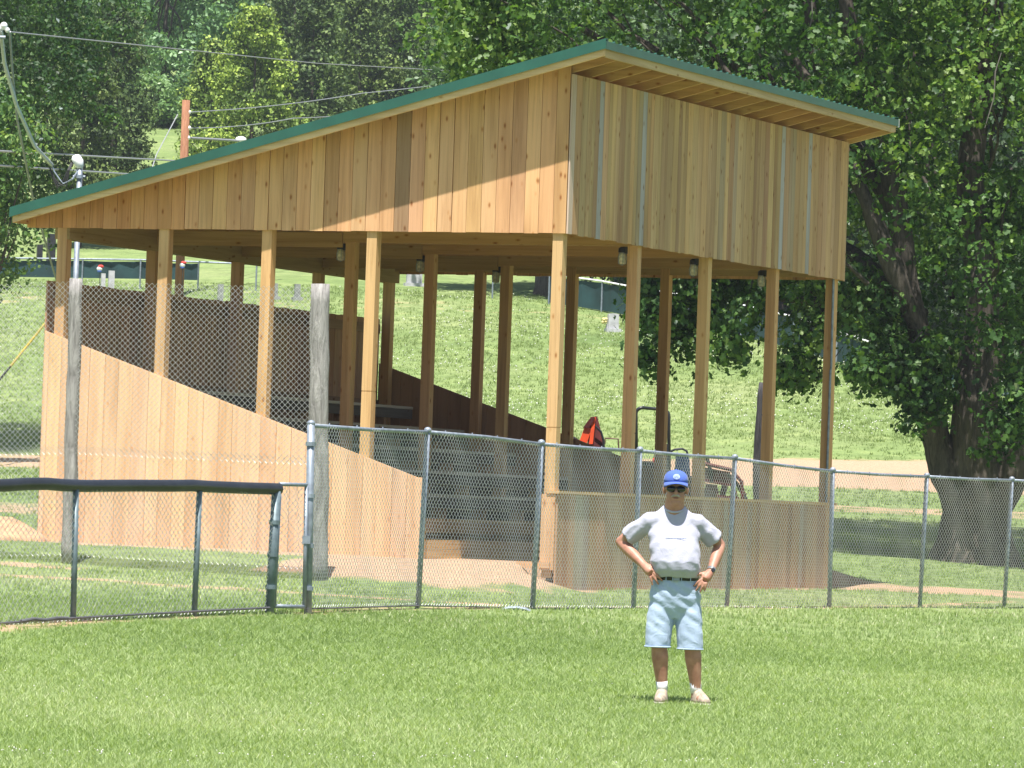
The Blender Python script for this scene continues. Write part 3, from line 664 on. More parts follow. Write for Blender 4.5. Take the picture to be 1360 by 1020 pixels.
# far fence round the cemetery
SCREEN = plain('green_windscreen', (.018, .055, .058), .8, 0, .25, 1.5)
ff = thing('boundary_fence', 'distant chain link fence with dark green windscreen along the top of the meadow', 'fence', (0, 171, gz(0, 171))); fl = Vector(ff.location)
ffp = [(-60, 342, 171), (110, 344, 171), (187, 345, 171), (264, 348, 171), (341, 351, 171), (420, 355, 171), (500, 358, 171), (580, 361, 171), (655, 362, 171), (730, 364, 170), (800, 373.5, 168), (850, 383, 165.5), (915, 393, 162), (985, 405, 158), (1055, 421, 154), (1112, 441, 151), (1180, 462, 148), (1260, 488, 146), (1340, 510, 144), (1430, 535, 142)]
ffq = []
for px, py, d in ffp:
    q = at(px, py, d); zb_ = gz(q.x, q.y); ffq.append((Vector((q.x, q.y, zb_)) - fl, q - fl))
    MB().tube([Vector((q.x, q.y, zb_ - .2)) - fl, q - fl], .03, 8).build('post', GALV, ff)
for i in range(len(ffq) - 1):
    (b0, t0), (b1, t1) = ffq[i], ffq[i + 1]
    MB().tube([t0, t1], .032, 8).build('top_rail', WHITEM if i > 8 else GALV, ff)
    if i < 3 or i >= 9:
        lo = .35 if i < 3 else .05; y_ = Vector((0, .05, 0)); e0, e1 = b0.lerp(t0, lo) + y_, b1.lerp(t1, lo) + y_; f0, f1 = t0 + y_ - Vector((0, 0, .05)), t1 + y_ - Vector((0, 0, .05)); mb = MB()
        n = 8; V = []
        for k in range(n + 1):
            w = Vector((0, .03 * math.sin(k * 2.1), 0)); V += [e0.lerp(e1, k / n) + w, f0.lerp(f1, k / n) + w - Vector((0, 0, .03 * math.sin(k / n * math.pi)))]
        mb.add(V, [(2 * k, 2 * k + 2, 2 * k + 3, 2 * k + 1) for k in range(n)]); o = mb.build('windscreen', SCREEN, ff)
        md = o.modifiers.new('thick', 'SOLIDIFY'); md.thickness = .008

# ------------------------------------------------------------------ trees
def leaf_cloud(C, per, spread, size, seed, shape='leaf', droop=.3, tint0=None, up=.5, puff=0, pale=.010):
    """C (n,3) cluster centres -> leaf faces"""
    r = np.random.default_rng(seed); k = len(C) * per
    P = np.repeat(C, per, 0) + r.normal(0, 1, (k, 3)) * spread * np.array([1, 1, .7])
    nrm = r.normal(0, 1, (k, 3)); nrm[:, 2] = np.abs(nrm[:, 2]) + up
    if puff:
        dd = r.normal(0, 1, (k, 3)); dd[:, 2] += .35; dd /= np.linalg.norm(dd, axis=1)[:, None]
        cs = np.repeat(r.uniform(.55, 1.35, (len(C), 1)), per, 0)
        P = np.repeat(C, per, 0) + dd * puff * cs * (.5 + .5 * r.random((k, 1)) ** .5) * np.array([1, 1, .7])
        nrm = dd * 1.5 + r.normal(0, .55, (k, 3))
    nrm /= np.linalg.norm(nrm, axis=1)[:, None]
    d = r.normal(0, 1, (k, 3)); d[:, 2] -= droop; d -= nrm * (d * nrm).sum(1)[:, None]; d /= np.linalg.norm(d, axis=1)[:, None] + 1e-9
    e = np.cross(nrm, d); s = (size * r.uniform(.6, 1.35, k))[:, None]
    if shape == 'leaf':      # lobed leaf, folded on the midrib
        T = [(0, -.5, .0), (-.42, -.12, .08), (-.20, .05, .03), (-.36, .42, .09), (0, .55, -.04), (.36, .42, .09), (.20, .05, .03), (.42, -.12, .08)]
        V = np.stack([P + e * s * a + d * s * b_ + nrm * s * c for a, b_, c in T], 1).reshape(-1, 3); o = (np.arange(k) * 8)[:, None]
        F = (np.array([[0, 1, 2, 6], [0, 6, 7, 0], [2, 3, 4, 4], [2, 4, 5, 6]])[None] + o[..., None])
        Tt = np.array([0, 2, 1, 0, 6, 2, 0, 7, 6, 2, 4, 3, 2, 6, 4, 6, 5, 4]); F = (Tt[None] + o).ravel(); kk = 3; rep = 6
    elif shape == 'quad':
        T = [(0, -.5, 0), (-.38, .0, .1), (0, .55, -.03), (.38, 0, .1)]
        V = np.stack([P + e * s * a + d * s * b_ + nrm * s * c for a, b_, c in T], 1).reshape(-1, 3); o = (np.arange(k) * 4)[:, None]
        F = (np.array([0, 2, 1, 0, 3, 2])[None] + o).ravel(); kk = 3; rep = 2
    ti = np.clip((np.repeat(tint0, per) if tint0 is not None else .45) + r.normal(0, .2, k), 0, 1)
    ti = np.where(r.random(k) < pale, 1, np.minimum(ti, .93))
    return V, F, np.repeat(ti, rep)
def lump(P, f, seed):
    r = np.random.default_rng(seed); o = np.zeros(len(P))
    for i in range(9):
        a = r.normal(0, 1, 3); a *= f * r.uniform(.5, 1.6) / np.linalg.norm(a); o += np.sin(P @ a + r.uniform(0, 6.3))
    return o / 9
def crown_points(n, c, rad, seed, shell=.55, gap=-.12, f=1.6, zmin=None, extra=None):
    r = np.random.default_rng(seed); out = []
    while sum(map(len, out)) < n:
        u = r.normal(0, 1, (n * 2, 3)); u /= np.linalg.norm(u, axis=1)[:, None]; q = shell + (1 - shell) * r.random(n * 2) ** .6
        P = u * q[:, None] * (1 + .16 * lump(u * 3, 1.5, seed + 5))[:, None] * np.array(rad) + np.array(c)
        k = lump(P, f, seed + 1) > gap
        if extra is not None: k &= extra(P)
        out.append(P[k])
    return np.concatenate(out)[:n]
def limb(mb, a, b_, r0, r1, seed, wob=.08, n=9, sides=8):
    rnd = random.Random(seed); a, b_ = Vector(a), Vector(b_); Lh = (b_ - a).length; P = []; ph = [rnd.uniform(0, 6) for _ in range(3)]
    for i in range(n + 1):
        f = i / n; w = math.sin(f * math.pi) ** .7 * wob * Lh
        P.append(a.lerp(b_, f) + Vector((math.sin(f * 5 + ph[0]), math.sin(f * 4 + ph[1]), .6 * math.sin(f * 6 + ph[2]))) * w * .6)
    mb.tube(P, [r0 + (r1 - r0) * (i / n) ** .8 for i in range(n + 1)], sides, cap=False); return P
# the big maple at right
dT = 85.0; bt = at(1296, 750, dT); bz = gz(bt.x, bt.y)
MT = thing('maple_tree', 'huge spreading maple with several thick stems at the right behind the fence', 'tree', (bt.x, bt.y, bz)); fl = Vector(MT.location)
def TP(px, py, dd=0): return at(px, py, dT + dd) - fl
mb = MB()
# fused base and stems
mb.rings([(0, 0, z_, rx_, rx_ * .85) for z_, rx_ in zip(np.linspace(-.3, 1.35, 18), np.interp(np.linspace(-.3, 1.35, 18), [-.3, 0, .25, .6, 1.0, 1.35], [1.15, .86, .70, .62, .57, .50]))], 44)
def stem(pl, rad, sides=22):
    P = [TP(*q) for q in pl]; Q, Rr = [], []
    for i in range(len(P) - 1):
        n_ = max(2, int((P[i + 1] - P[i]).length / .16)); p0_, p3_ = P[max(i - 1, 0)], P[min(i + 2, len(P) - 1)]
        for j in range(n_):
            f = j / n_; a_, b_ = P[i], P[i + 1]
            Q.append(.5 * ((2 * a_) + (b_ - p0_) * f + (2 * p0_ - 5 * a_ + 4 * b_ - p3_) * f * f + (3 * a_ - p0_ - 3 * b_ + p3_) * f ** 3)); Rr.append(rad[i] * (1 - f) + rad[i + 1] * f)
    Q.append(P[-1]); Rr.append(rad[-1]); mb.tube(Q, Rr, sides)
stem([(1294, 700), (1264, 645), (1245, 590), (1230, 520), (1222, 450), (1205, 370), (1190, 260), (1165, 150), (1130, 40), (1110, -60)], [.42, .28, .25, .23, .22, .20, .19, .16, .13, .09])
stem([(1300, 690), (1297, 620), (1296, 560), (1300, 500), (1306, 430), (1300, 340), (1290, 240), (1300, 120), (1320, -20)], [.56, .45, .40, .38, .33, .28, .22, .17, .12])
stem([(1302, 700), (1335, 640), (1350, 590), (1366, 520), (1380, 430), (1400, 300), (1420, 150)], [.45, .34, .3, .28, .25, .2, .13])
stem([(1225, 450, -.3), (1180, 340, -.6), (1120, 200, -.2), (1060, 90, .3), (1010, 10, .5)], [.17, .16, .15, .12, .08], 10)
stem([(1190, 280, .3), (1110, 150, 1), (1080, 60, 1.5), (1075, -20, 2)], [.16, .14, .12, .1], 10)
stem([(1225, 420, .5), (1120, 330, 1.5), (1000, 280, 2), (930, 200, 2.5), (850, 90, 3), (760, 30, 3)], [.16, .15, .13, .10, .08, .04], 10)
stem([(1100, 320, 1.2), (1000, 130, 2), (960, 60, 2.2)], [.1, .09, .05], 8)
stem([(1215, 430, 1), (1080, 400, 2), (930, 400, 2.5), (850, 440, 2.5)], [.12, .09, .06, .025], 8)
o = mb.build('trunk', BARK, MT, smooth=True)
for v in o.data.vertices:
    c = v.co; f = mnoise.noise(Vector((c.x * 5, c.y * 5, c.z * 1.1))) * .055 + mnoise.noise(Vector((c.x * 12, c.y * 12, c.z * 2))) * .03 + mnoise.noise(Vector((c.x * 1.5, c.y * 1.5, c.z * .8))) * .10
    v.co = c + v.normal * f * (1 if c.z < 4 else .6)
c0 = np.array([-.6, 3.0, 9.6]); rad0 = np.array([9.3, 6.8, 8.2])
S0 = np.array(fl)
def maple_ok(P):
    # the underside: high on the outer left, low near the trunk
    lat = P[:, 0]; low = np.where(lat > -1.6, 3.3 + .5 * np.sin(lat * 2.1), 0); low = np.interp(lat, [-9.5, -7.4, -6.2, -4, -2.2, -1.4, -.6, .3, 1.0, 3], [8.4, 7.4, 5.7, 5.2, 4.7, 3.4, 3.0, 3.6, 3.2, 2.7]) + .25 * np.sin(lat * 5)
    return (P[:, 2] > low) & (P[:, 1] > -4.6 - .0 * P[:, 2])
pts1 = crown_points(5500, c0, rad0, 3, .35, -.08, 2.0, extra=maple_ok)
def spray(pl, dd, n, wid, seed):
    r = np.random.default_rng(seed); out = []
    Pp = [np.array(TP(*q, dd)) for q in pl]
    for i in range(n):
        f = r.random() * (len(Pp) - 1); k = int(f); out.append(Pp[k] * (1 - f + k) + Pp[k + 1] * (f - k) + r.normal(0, wid, 3))
    return np.array(out)
spr = [spray([(1230, 470), (1200, 505), (1165, 500), (1140, 490)], -1, 60, .16, 1), spray([(1240, 500), (1225, 530), (1215, 555)], -1, 26, .13, 2), spray([(1110, 420), (1075, 440), (1050, 490), (1040, 505)], 0, 45, .14, 3),
       spray([(1000, 380), (990, 430), (975, 465), (968, 480)], 0, 26, .09, 4), spray([(900, 340), (880, 400), (868, 430)], 1, 60, .2, 5), spray([(950, 350), (930, 410), (920, 440), (915, 470)], 1, 60, .2, 6),
       spray([(850, 470), (866, 480), (872, 492)], 1, 12, .07, 7), spray([(1060, 500), (1045, 500)], 0, 14, .1, 8), spray([(1330, 480), (1350, 560), (1356, 590)], -1.5, 50, .22, 9),
       spray([(620, 0), (660, 50), (690, 85)], 2, 130, .45, 10), spray([(1000, 350), (1080, 365), (1160, 400)], 0, 80, .25, 11), spray([(850, 350), (920, 365), (1000, 370)], 1, 80, .25, 12), spray([(1160, 420), (1200, 480), (1245, 540)], -.5, 60, .2, 13), spray([(850, 400), (868, 420), (880, 440)], .5, 12, .1, 14)]
pts2 = np.concatenate([pts1] + spr)
r_ = np.random.default_rng(5); tint0 = np.clip(.46 + .5 * lump(pts2, 1.1, 77) + .3 * lump(pts2, 4, 78), .05, .88)
V, F, ti = leaf_cloud(pts2, 26, .22, .118, 9, 'leaf', .5, tint0, puff=.40)
o = link('crown', npmesh('crown', V, F, 3, ti), MAPLE, MT); o.color = (1, 1, 1, 1)
mb = MB(); rnd = random.Random(8)
for i in range(120):
    q = Vector(pts1[rnd.randrange(len(pts1))]); a = q + (Vector((0, 1.5, 3)) - q) * rnd.uniform(.2, .4); limb(mb, a, q, rnd.uniform(.03, .06), .008, i, .12, 6, 5)
for pl, dd in (([(1225, 440), (1200, 470), (1150, 490)], -1), ([(1100, 400), (1070, 450), (1040, 500)], 0), ([(1000, 370), (975, 470)], 0), ([(900, 330), (870, 430)], 1), ([(1056, 505), (1090, 500), (1120, 460)], 0)):
    mb.tube([TP(*q, dd) for q in pl], [.02, .014, .006][:len(pl)], 5)
o = mb.build('branches', BARK, MT, smooth=True); o['kind'] = 'stuff'
# vertical pale dead twigs
TWIG = plain('grey_twig', (.15, .135, .12), .9)
for pl in ([(1308, 170), (1320, 130), (1322, 95), (1330, 70)], [(1075, 40), (1079, 20), (1078, 0)]): MB().tube([TP(*q, -2.6) for q in pl], [.005, .011, .012, .006][:len(pl)], 5).build('dead_twig', TWIG, MT)

def broad_tree(name, label, x, y, h, rad, seed, mat=BROAD, ncl=420, per=26, size=.2, spread=.34, col=(1, 1, 1), low=.22, grp=None, tr=.2, cat='tree', shell=.5, flat=1.0):
    z = gz(x, y); T = thing(name, label, cat, (x, y, z), 0, grp)
    c = np.array([0, 0, h * (1 + low) / 2]); rz = h * (1 - low) / 2
    P = crown_points(int(ncl * .66), c, (rad, rad * flat, rz), seed, shell, -.02, 6.0 / rad)
    tint = np.clip(.48 + .5 * lump(P, 3 / rad, seed + 9) + .3 * lump(P, 9 / rad, seed + 3), .05, .92)
    V, F, ti = leaf_cloud(P, int(per * 2.3), spread, size * .78, seed, 'quad', .3, tint, puff=spread * 2.0)
    o = link('crown', npmesh('crown', V, F, 3, ti), mat, T); o.color = (*col, 1)
    mb = MB(); limb(mb, (0, 0, -.3), (0, 0, h * .8), tr, tr * .2, seed, .02, 10, 10)
    rnd = random.Random(seed)
    for i in range(12):
        q = Vector(P[rnd.randrange(len(P))]); limb(mb, (0, 0, rnd.uniform(.2, .6) * h), q, tr * .4, .01, seed + i, .08, 6, 6)
    mb.build('trunk', BARK, T, smooth=True); return T
def cedar(name, label, x, y, h, rad, seed, col=(1, 1, 1), n=5200, grp=None, low=.04):
    z = gz(x, y); T = thing(name, label, 'tree', (x, y, z), 0, grp); r = np.random.default_rng(seed)
    # lumpy columnar crown of upswept boughs
    nb = 110; P = []; tn = []
    for i in range(nb):
        f = low + (1 - low) * (i + r.random()) / nb; a = r.random() * math.tau; prof = (1 - f) ** .55 * (.35 + .65 * min(1, f * 4 + .45)); R = rad * prof * r.uniform(.7, 1.12) + .1
        m_ = max(4, int(n / nb * (.4 + prof) / 18)); tt = r.random()
        q = r.random(m_) ** .6; ang = a + r.normal(0, .28, m_); rr_ = R * (.25 + .75 * q)
        P.append(np.stack([np.cos(ang) * rr_, np.sin(ang) * rr_, f * h * .97 + q * R * .35 + r.normal(0, .12, m_)], -1)); tn.append(np.full(m_, tt) * .5 + .35 * q)
    P = np.concatenate(P); tn = np.concatenate(tn)
    V, F, ti = leaf_cloud(P, 20, .2, .17, seed, 'quad', -1.2, np.clip(tn + r.normal(0, .1, len(P)), 0, .95), up=.1, puff=.46, pale=0)
    o = link('crown', npmesh('crown', V, F, 3, ti), CEDAR, T); o.color = (*col, 1)
    mb = MB(); limb(mb, (0, 0, -.3), (0, 0, h * .9), .14, .03, seed, .01, 8, 8); mb.build('trunk', BARK, T, smooth=True); return T
def X_(px, d): return (px - 680) / FPX * d
# left maple, near, dark with pale leaf backs
def wx(px, d, py=300): return at(px, py, d).x
dL = 126
broad_tree('maple_tree', 'tall dark leafy tree at the left edge with branches hanging beside the roof', wx(-75, dL), dL, 17.0, 4.9, 41, MAPLE, 1500, 22, .16, .28, (.9, .92, 1.1), .25, tr=.35, shell=.3)
broad_tree('maple_tree', 'leafy tree with low hanging boughs at the far left beyond the wires', wx(-40, 118), 118, 9.4, 2.1, 42, MAPLE, 330, 20, .15, .24, (1.25, 1.2, 1.5), .42, tr=.16, shell=.3)
# cedars and woods on the hill
cedar('cedar_tree', 'dark cedar just right of the left edge tree, above the low roof end', wx(150, 200), 200, 9.4, 2.0, 51, (.85, .85, .9), 9000)
cedar('cedar_tree', 'short dark cedar between the left maple and the grassy gap', wx(105, 192), 192, 9.0, 2.0, 52, (1, .95, .9), 8000)
cedar('cedar_tree', 'bright yellow green cedar above the middle of the sloping roof edge', wx(330, 214), 214, 8.6, 2.9, 53, (2.3, 2.1, 1.3), 12000)
cedar('cedar_tree', 'small bright green cedar on the left shoulder of the bright cedar', wx(275, 224), 224, 6.2, 1.8, 54, (2.2, 2.0, 1.4), 6000)
cedar('cedar_tree', 'dark cedar right of the bright yellow green cedar', wx(408, 222), 222, 9.2, 2.3, 55, (.95, .95, 1), 10000)
broad_tree('hardwood_tree', 'grey green broadleaf tree above the grassy gap between cedars', wx(212, 256), 256, 12.0, 4.2, 61, BROAD, 620, 24, .32, .42, (1.7, 1.8, 1.75), -.02)
broad_tree('hardwood_tree', 'paler broadleaf tree at the top of the grassy gap', wx(258, 268), 268, 11.0, 4.0, 62, BROAD, 620, 24, .32, .42, (1.8, 1.85, 1.8), -.02)
broad_tree('hardwood_tree', 'round broadleaf tree high on the hill behind the yellow green cedar', wx(335, 290), 290, 13.0, 4.6, 63, BROAD, 620, 24, .34, .45, (1.5, 1.5, 1.35), .0)
for i, (px, d) in enumerate([(188, 249), (215, 251), (245, 250), (272, 247)]):
    broad_tree('shrub', ['leftmost', 'second', 'third', 'rightmost'][i] + ' of the low bushes along the top of the grassy gap', wx(px, d), d, 2.6, 1.7, 95 + i, BROAD, 90, 22, .26, .36, (1.3, 1.4, 1.1), -.1, 'low bushes above the grassy gap', .06, 'bush')
rnd = random.Random(12)
protoC = [cedar('cedar_tree', 'mid green cedar among the dark trees above the roof', wx(470, 232), 232, 9.5, 2.4, 56, (1.15, 1.1, 1.0), 9000, 'cedars covering the hill behind the roof'),
          cedar('cedar_tree', 'mid green cedar among the dark trees above the roof', wx(545, 238), 238, 9.8, 2.6, 57, (.85, .9, .95), 9000, 'cedars covering the hill behind the roof'),
          cedar('cedar_tree', 'mid green cedar among the dark trees above the roof', wx(620, 244), 244, 10, 2.5, 58, (1.1, 1.05, 1.05), 9000, 'cedars covering the hill behind the roof')]
ORD = ['first', 'second', 'third', 'fourth', 'fifth', 'sixth', 'seventh', 'eighth', 'ninth', 'tenth', 'eleventh', 'twelfth', 'thirteenth']
def name_rows(lst, rows, fmt):
    # lst: (object, px, d); rows: (name, dmin, dmax)
    for rn, a, c in rows:
        q = sorted([l for l in lst if a <= l[2] < c], key=lambda l: l[1])
        for i, l in enumerate(q): l[0]['label'] = fmt % (ORD[i], rn)
def place(proto, px, d, s, rz, tintk, label=None, grp=None):
    T = copy_tree(proto); x = wx(px, d); T.location = (x, d, gz(x, d) - .1); T.scale = (s, s, s * rnd.uniform(.92, 1.1)); T.rotation_euler.z = rz
    for ch in T.children:
        if ch.name.startswith('crown'): c = ch.color; ch.color = (c[0] * tintk[0], c[1] * tintk[1], c[2] * tintk[2], 1)
    if label: T['label'] = label
    if grp: T['group'] = grp
    return T
LC = [(protoC[0], 470, 232), (protoC[1], 545, 238), (protoC[2], 620, 244)]
for i, (px, d) in enumerate([(440, 240), (505, 236), (585, 231), (660, 250), (375, 246), (430, 262), (500, 258), (560, 264), (630, 268), (700, 262), (745, 250), (140, 232), (60, 240), (470, 282), (535, 290), (600, 286), (670, 294), (400, 280)]):
    k = rnd.uniform(.8, 2.0); LC.append((place(protoC[i % 3], px + rnd.uniform(-8, 8), d, rnd.uniform(.85, 1.15), rnd.uniform(0, 6), (k * rnd.uniform(.9, 1.1), k, k * .95)), px, d))
name_rows(LC, [('front', 0, 245), ('middle', 245, 265), ('back', 265, 400)], 'hill cedar, %s from the left in the %s row above the roof')
protoB = broad_tree('hardwood_tree', 'broadleaf tree in the wood along the top of the hill', wx(170, 300), 300, 13, 4.8, 64, BROAD, 640, 24, .36, .48, (.9, .95, .9), .04, 'hardwoods of the hilltop wood'); LB_ = [(protoB, 170, 300)]
for i, (px, d) in enumerate([(90, 292), (20, 288), (-60, 280), (250, 312), (310, 318), (400, 312), (470, 318), (545, 322), (620, 318), (700, 316), (780, 305), (880, 300), (120, 330), (220, 345), (330, 350), (450, 350), (570, 352), (690, 350), (830, 340)]):
    k = rnd.uniform(.7, 1.4); LB_.append((place(protoB, px, d, rnd.uniform(.9, 1.25), rnd.uniform(0, 6), (k, k * rnd.uniform(.95, 1.08), k)), px, d))
name_rows(LB_, [('nearer', 0, 325), ('farther', 325, 500)], 'hilltop broadleaf tree, %s from the left in the %s row of the wood')
# trees beyond the right-hand boundary fence
protoR = broad_tree('hardwood_tree', 'dark tree beyond the windscreen fence on the right', wx(850, 178), 178, 12, 4.2, 65, BROAD, 560, 24, .26, .4, (.62, .7, .6), .02, 'dark trees beyond the windscreen fence'); LR = [(protoR, 850, 178)]  # crown tint darkened: the shade these trees stand in is put into the colour
for i, (px, d) in enumerate([(950, 174), (1040, 172), (1130, 168), (1220, 164), (1300, 168), (1390, 160), (1000, 190), (1110, 186), (1250, 184), (1370, 182), (900, 200)]):
    k = rnd.uniform(.75, 1.2); LR.append((place(protoR, px, d, rnd.uniform(.85, 1.2), rnd.uniform(0, 6), (k, k, k)), px, d))
name_rows(LR, [('nearer', 0, 180), ('farther', 180, 300)], 'dark tree beyond the windscreen fence, %s from the left in the %s row')
# lone trunk seen under the box
x = wx(728, 176); T = thing('shade_tree', 'grey trunk of a tree by the boundary fence seen under the press box', 'tree', (x, 174, gz(x, 174)))
mb = MB(); mb.tube([(0, 0, -.3), (0, 0, .3), (0, 0, 3)], [.6, .42, .38], 14); mb.tube([(0, 0, 3), (.3, 0, 6)], [.37, .25], 10); mb.build('trunk', BARK, T, smooth=True)
P = crown_points(420, (0, 0, 7.5), (4.5, 4, 3.8), 91); V, F, ti = leaf_cloud(P, 22, .4, .26, 91, 'quad'); o = link('crown', npmesh('crown', V, F, 3, ti), BROAD, T); o.color = (.8, .9, .7, 1)

# ------------------------------------------------------------------ cemetery bits
STONE = plain('pale_granite', (.48, .48, .50), .7, 0, .15, 5, .3); DSTONE = plain('dark_granite', (.03, .03, .035), .4, 0, .2, 5)
MSTONE = plain('mossy_granite', (.28, .29, .28), .8, 0, .2, 5)
def headstone(px, py, d, w, h, th, label, mat, top=.0):
    q = at(px, py, d); z = gz(q.x, q.y); T = thing('headstone', label, 'gravestone', (q.x, q.y, z), .25)
    MB().box(-w / 2 - .08, w / 2 + .08, -th / 2 - .06, th / 2 + .06, -.15, .1).build('base', mat, T)
    mb = MB(); n = 8; F_ = [(-w / 2, .1)] + [(-w / 2 + w * i / n, .1 + h - top * (2 * i / n - 1) ** 2) for i in range(n + 1)] + [(w / 2, .1)]
    V = [(x_, -th / 2, z_) for x_, z_ in F_] + [(x_, th / 2, z_) for x_, z_ in F_]; k = len(F_)
    mb.add(V, [tuple(range(k)), tuple(range(2 * k - 1, k - 1, -1))] + [(i, i + k, (i + 1) % k + k, (i + 1) % k) for i in range(k)]); mb.build('tablet', mat, T)
headstone(815, 404, 160, .34, .50, .2, 'grey upright headstone on the slope right of the corner post', STONE, .03)
headstone(550, 372, 176, .55, .35, .2, 'low wide headstone seen between posts under the roof', STONE)
headstone(137, 372, 168, .14, .7, .15, 'left of two slim pale markers beyond the back wall', STONE)
headstone(148, 368, 169, .2, .7, .15, 'right of two slim pale markers beyond the back wall', STONE)
headstone(52, 352, 178, .2, .9, .2, 'smaller dark monument at the far left below the roof tip', DSTONE)
headstone(67, 352, 178, .3, 1.3, .25, 'taller dark monument at the far left below the roof tip', DSTONE)
headstone(365, 383, 168, .18, .45, .2, 'slim pale marker seen above the back wall left of the log post', MSTONE)
headstone(395, 383, 168, .18, .45, .2, 'slim pale marker seen above the back wall beside the log post', MSTONE)
headstone(293, 385, 165, .18, .7, .15, 'pale upright marker right of the brown pole', MSTONE)
def flag(px, py, d, label):
    q = at(px, py, d); z = gz(q.x, q.y); T = thing('grave_decoration', label, 'decoration', (q.x, q.y, z)); h = q.z - z
    MB().tube([(0, 0, -.1), (0, 0, h + .15)], .012, 6).build('stick', BLACKP, T)
    MB().ball((.02, 0, h + .08), (.10, .06, .06), 10, 6).build('red_top', plain('red_cloth', (.6, .05, .04), .7), T); MB().ball((-.02, 0, h - .0), (.10, .06, .08), 10, 6).build('white_middle', WHITEM, T)
    MB().ball((-.02, 0, h - .08), (.08, .05, .05), 10, 6).build('blue_bottom', plain('blue_cloth', (.08, .15, .5), .7), T)
flag(133, 357, 165, 'small red white and blue decoration beyond the back wall'); flag(243, 352, 167, 'red and white decoration beside the brown pole')
q = at(808, 395, 160); T = thing('flower_bunch', 'yellow and white flowers beside the grey headstone', 'flowers', (q.x, q.y, gz(q.x, q.y)))
MB().tube([(0, 0, -.05), (0, 0, .25)], .05, 8).build('vase', STONE, T)
mb = MB(); [mb.ball((rnd.uniform(-.15, .15), rnd.uniform(-.1, .1), .3 + rnd.uniform(0, .12)), .06, 6, 4) for _ in range(9)]; mb.build('petals', plain('yellow_petal', (.7, .6, .25), .7), T)

# ------------------------------------------------------------------ machines behind the stand
ORANGE = plain('orange_paint', (.62, .07, .02), .35, 0, .1, 4, spec=.6); DRED = plain('dark_red_paint', (.10, .018, .018), .5, 0, .3, 6); RUB = plain('tyre_rubber', (.02, .02, .02), .8, 0, .2, 12)
dK = 77.5; q = at(845, 680, dK); z0 = gz(q.x, q.y); TR = thing('tractor', 'small orange tractor with its bonnet raised and a black roll bar behind the grandstand', 'tractor', (q.x, q.y, z0)); fl = Vector(TR.location)
def K(px, py, dy=0): v = at(px, py, dK) - fl; v.y += dy; return v
rb = []
for i in range(7):
    w = math.pi / 2 * i / 6; rb.append(K(853 - 9 * math.cos(math.pi / 2 - w) if 0 else 853 - 9 * math.cos(w), 550 - 8 * math.sin(w), -.3))
r2 = [K(880 + 9 * math.sin(math.pi / 2 * i / 6), 550 - 8 * math.cos(math.pi / 2 * i / 6) + 1.5, .3) for i in range(7)]
MB().tube([K(845, 660, -.3)] + rb + r2 + [K(890, 660, .3)], .028, 10).build('roll_bar', BLACKP, TR, smooth=True)
MB().box(-.18, .22, -.28, .28, -.06, .06).box(.1, .22, -.26, .26, .0, .34).build('seat', BLACKP, TR, loc=K(868, 618))
MB().box(-.55, .55, -.2, .2, -.3, .1).build('chassis', DSTONE, TR, loc=K(830, 640)); MB().box(-.22, .30, -.5, .5, -.2, .12).build('rear_housing', DSTONE, TR, loc=K(868, 634)); MB().tube([K(846, 640), K(838, 612), K(832, 606)], .015, 6).build('steering_column', BLACKP, TR)
def wheel(px, py, dy, R, w, nm='wheel'):
    W0 = K(px, py, dy); W0.z = R; e = part(nm, TR); e.location = W0
    n = 26; mb = MB(); prof = [(-w / 2, R * .62), (-w / 2, R * .93), (-w * .35, R), (w * .35, R), (w / 2, R * .93), (w / 2, R * .62)]
    V = [(r_1 * math.cos(j * math.tau / n), y_, r_1 * math.sin(j * math.tau / n)) for y_, r_1 in prof for j in range(n)]
    mb.add(V, [(i * n + j, i * n + (j + 1) % n, (i + 1) * n + (j + 1) % n, (i + 1) * n + j) for i in range(5) for j in range(n)]); mb.build('tyre', RUB, e, smooth=True)
    MB().tube([(0, -w * .3, 0), (0, w * .3, 0)], R * .63, 20).build('rim', ORANGE, e)
for dy in (-.5, .5): wheel(872, 650, dy, .42, .26); wheel(785, 655, dy * .9, .28, .2)
# raised bonnet, built from curved panels
MB().hexa([K(768, 590, -.22), K(778, 592, -.22), K(778, 592, .22), K(768, 590, .22)], [K(776, 568, -.2), K(786, 569, -.2), K(786, 569, .2), K(776, 568, .2)]).build('bonnet', ORANGE, TR)
MB().hexa([K(780, 592, -.2), K(804, 596, -.2), K(804, 596, .2), K(780, 592, .2)], [K(784, 554, -.14), K(793, 553, -.14), K(793, 553, .14), K(784, 554, .14)]).build('bonnet_panel', DRED, TR)
MB().hexa([K(774, 568, -.24), K(782, 569, -.24), K(782, 569, .0), K(774, 568, .0)], [K(784, 555, -.24), K(790, 555, -.24), K(790, 555, .0), K(784, 555, .0)]).build('bonnet_flap', DRED, TR)
MB().hexa([K(782, 590, -.25), K(787, 590, -.25), K(787, 590, -.21), K(782, 590, -.21)], [K(786, 556, -.2), K(791, 554, -.2), K(791, 554, -.16), K(786, 556, -.16)]).build('bonnet_rib', ORANGE, TR)
MB().tube([K(790, 566, -.26), K(798, 574, -.26), K(801, 585, -.26), K(802, 600, -.26)], .018, 8).build('hose', BLACKP, TR)
MB().tube([K(803, 590), K(804, 582), K(821, 583), K(822, 600)], .014, 8).build('grab_handle', plain('brown_handle', (.12, .07, .04), .6), TR)
MB().box(-.25, .25, -.3, .3, -.15, .25).build('engine', DSTONE, TR, loc=K(790, 620))
MB().tube([K(760, 583), K(770, 590), K(782, 596)], .05, 8).build('front_guard', BLACKP, TR)
mb = MB(); mb.ball((0, 0, 0), (.05, .05, .05), 8, 6); mb.build('reflector', plain('red_lens', (.7, .03, .02), .3), TR, loc=K(869, 612, -.55))
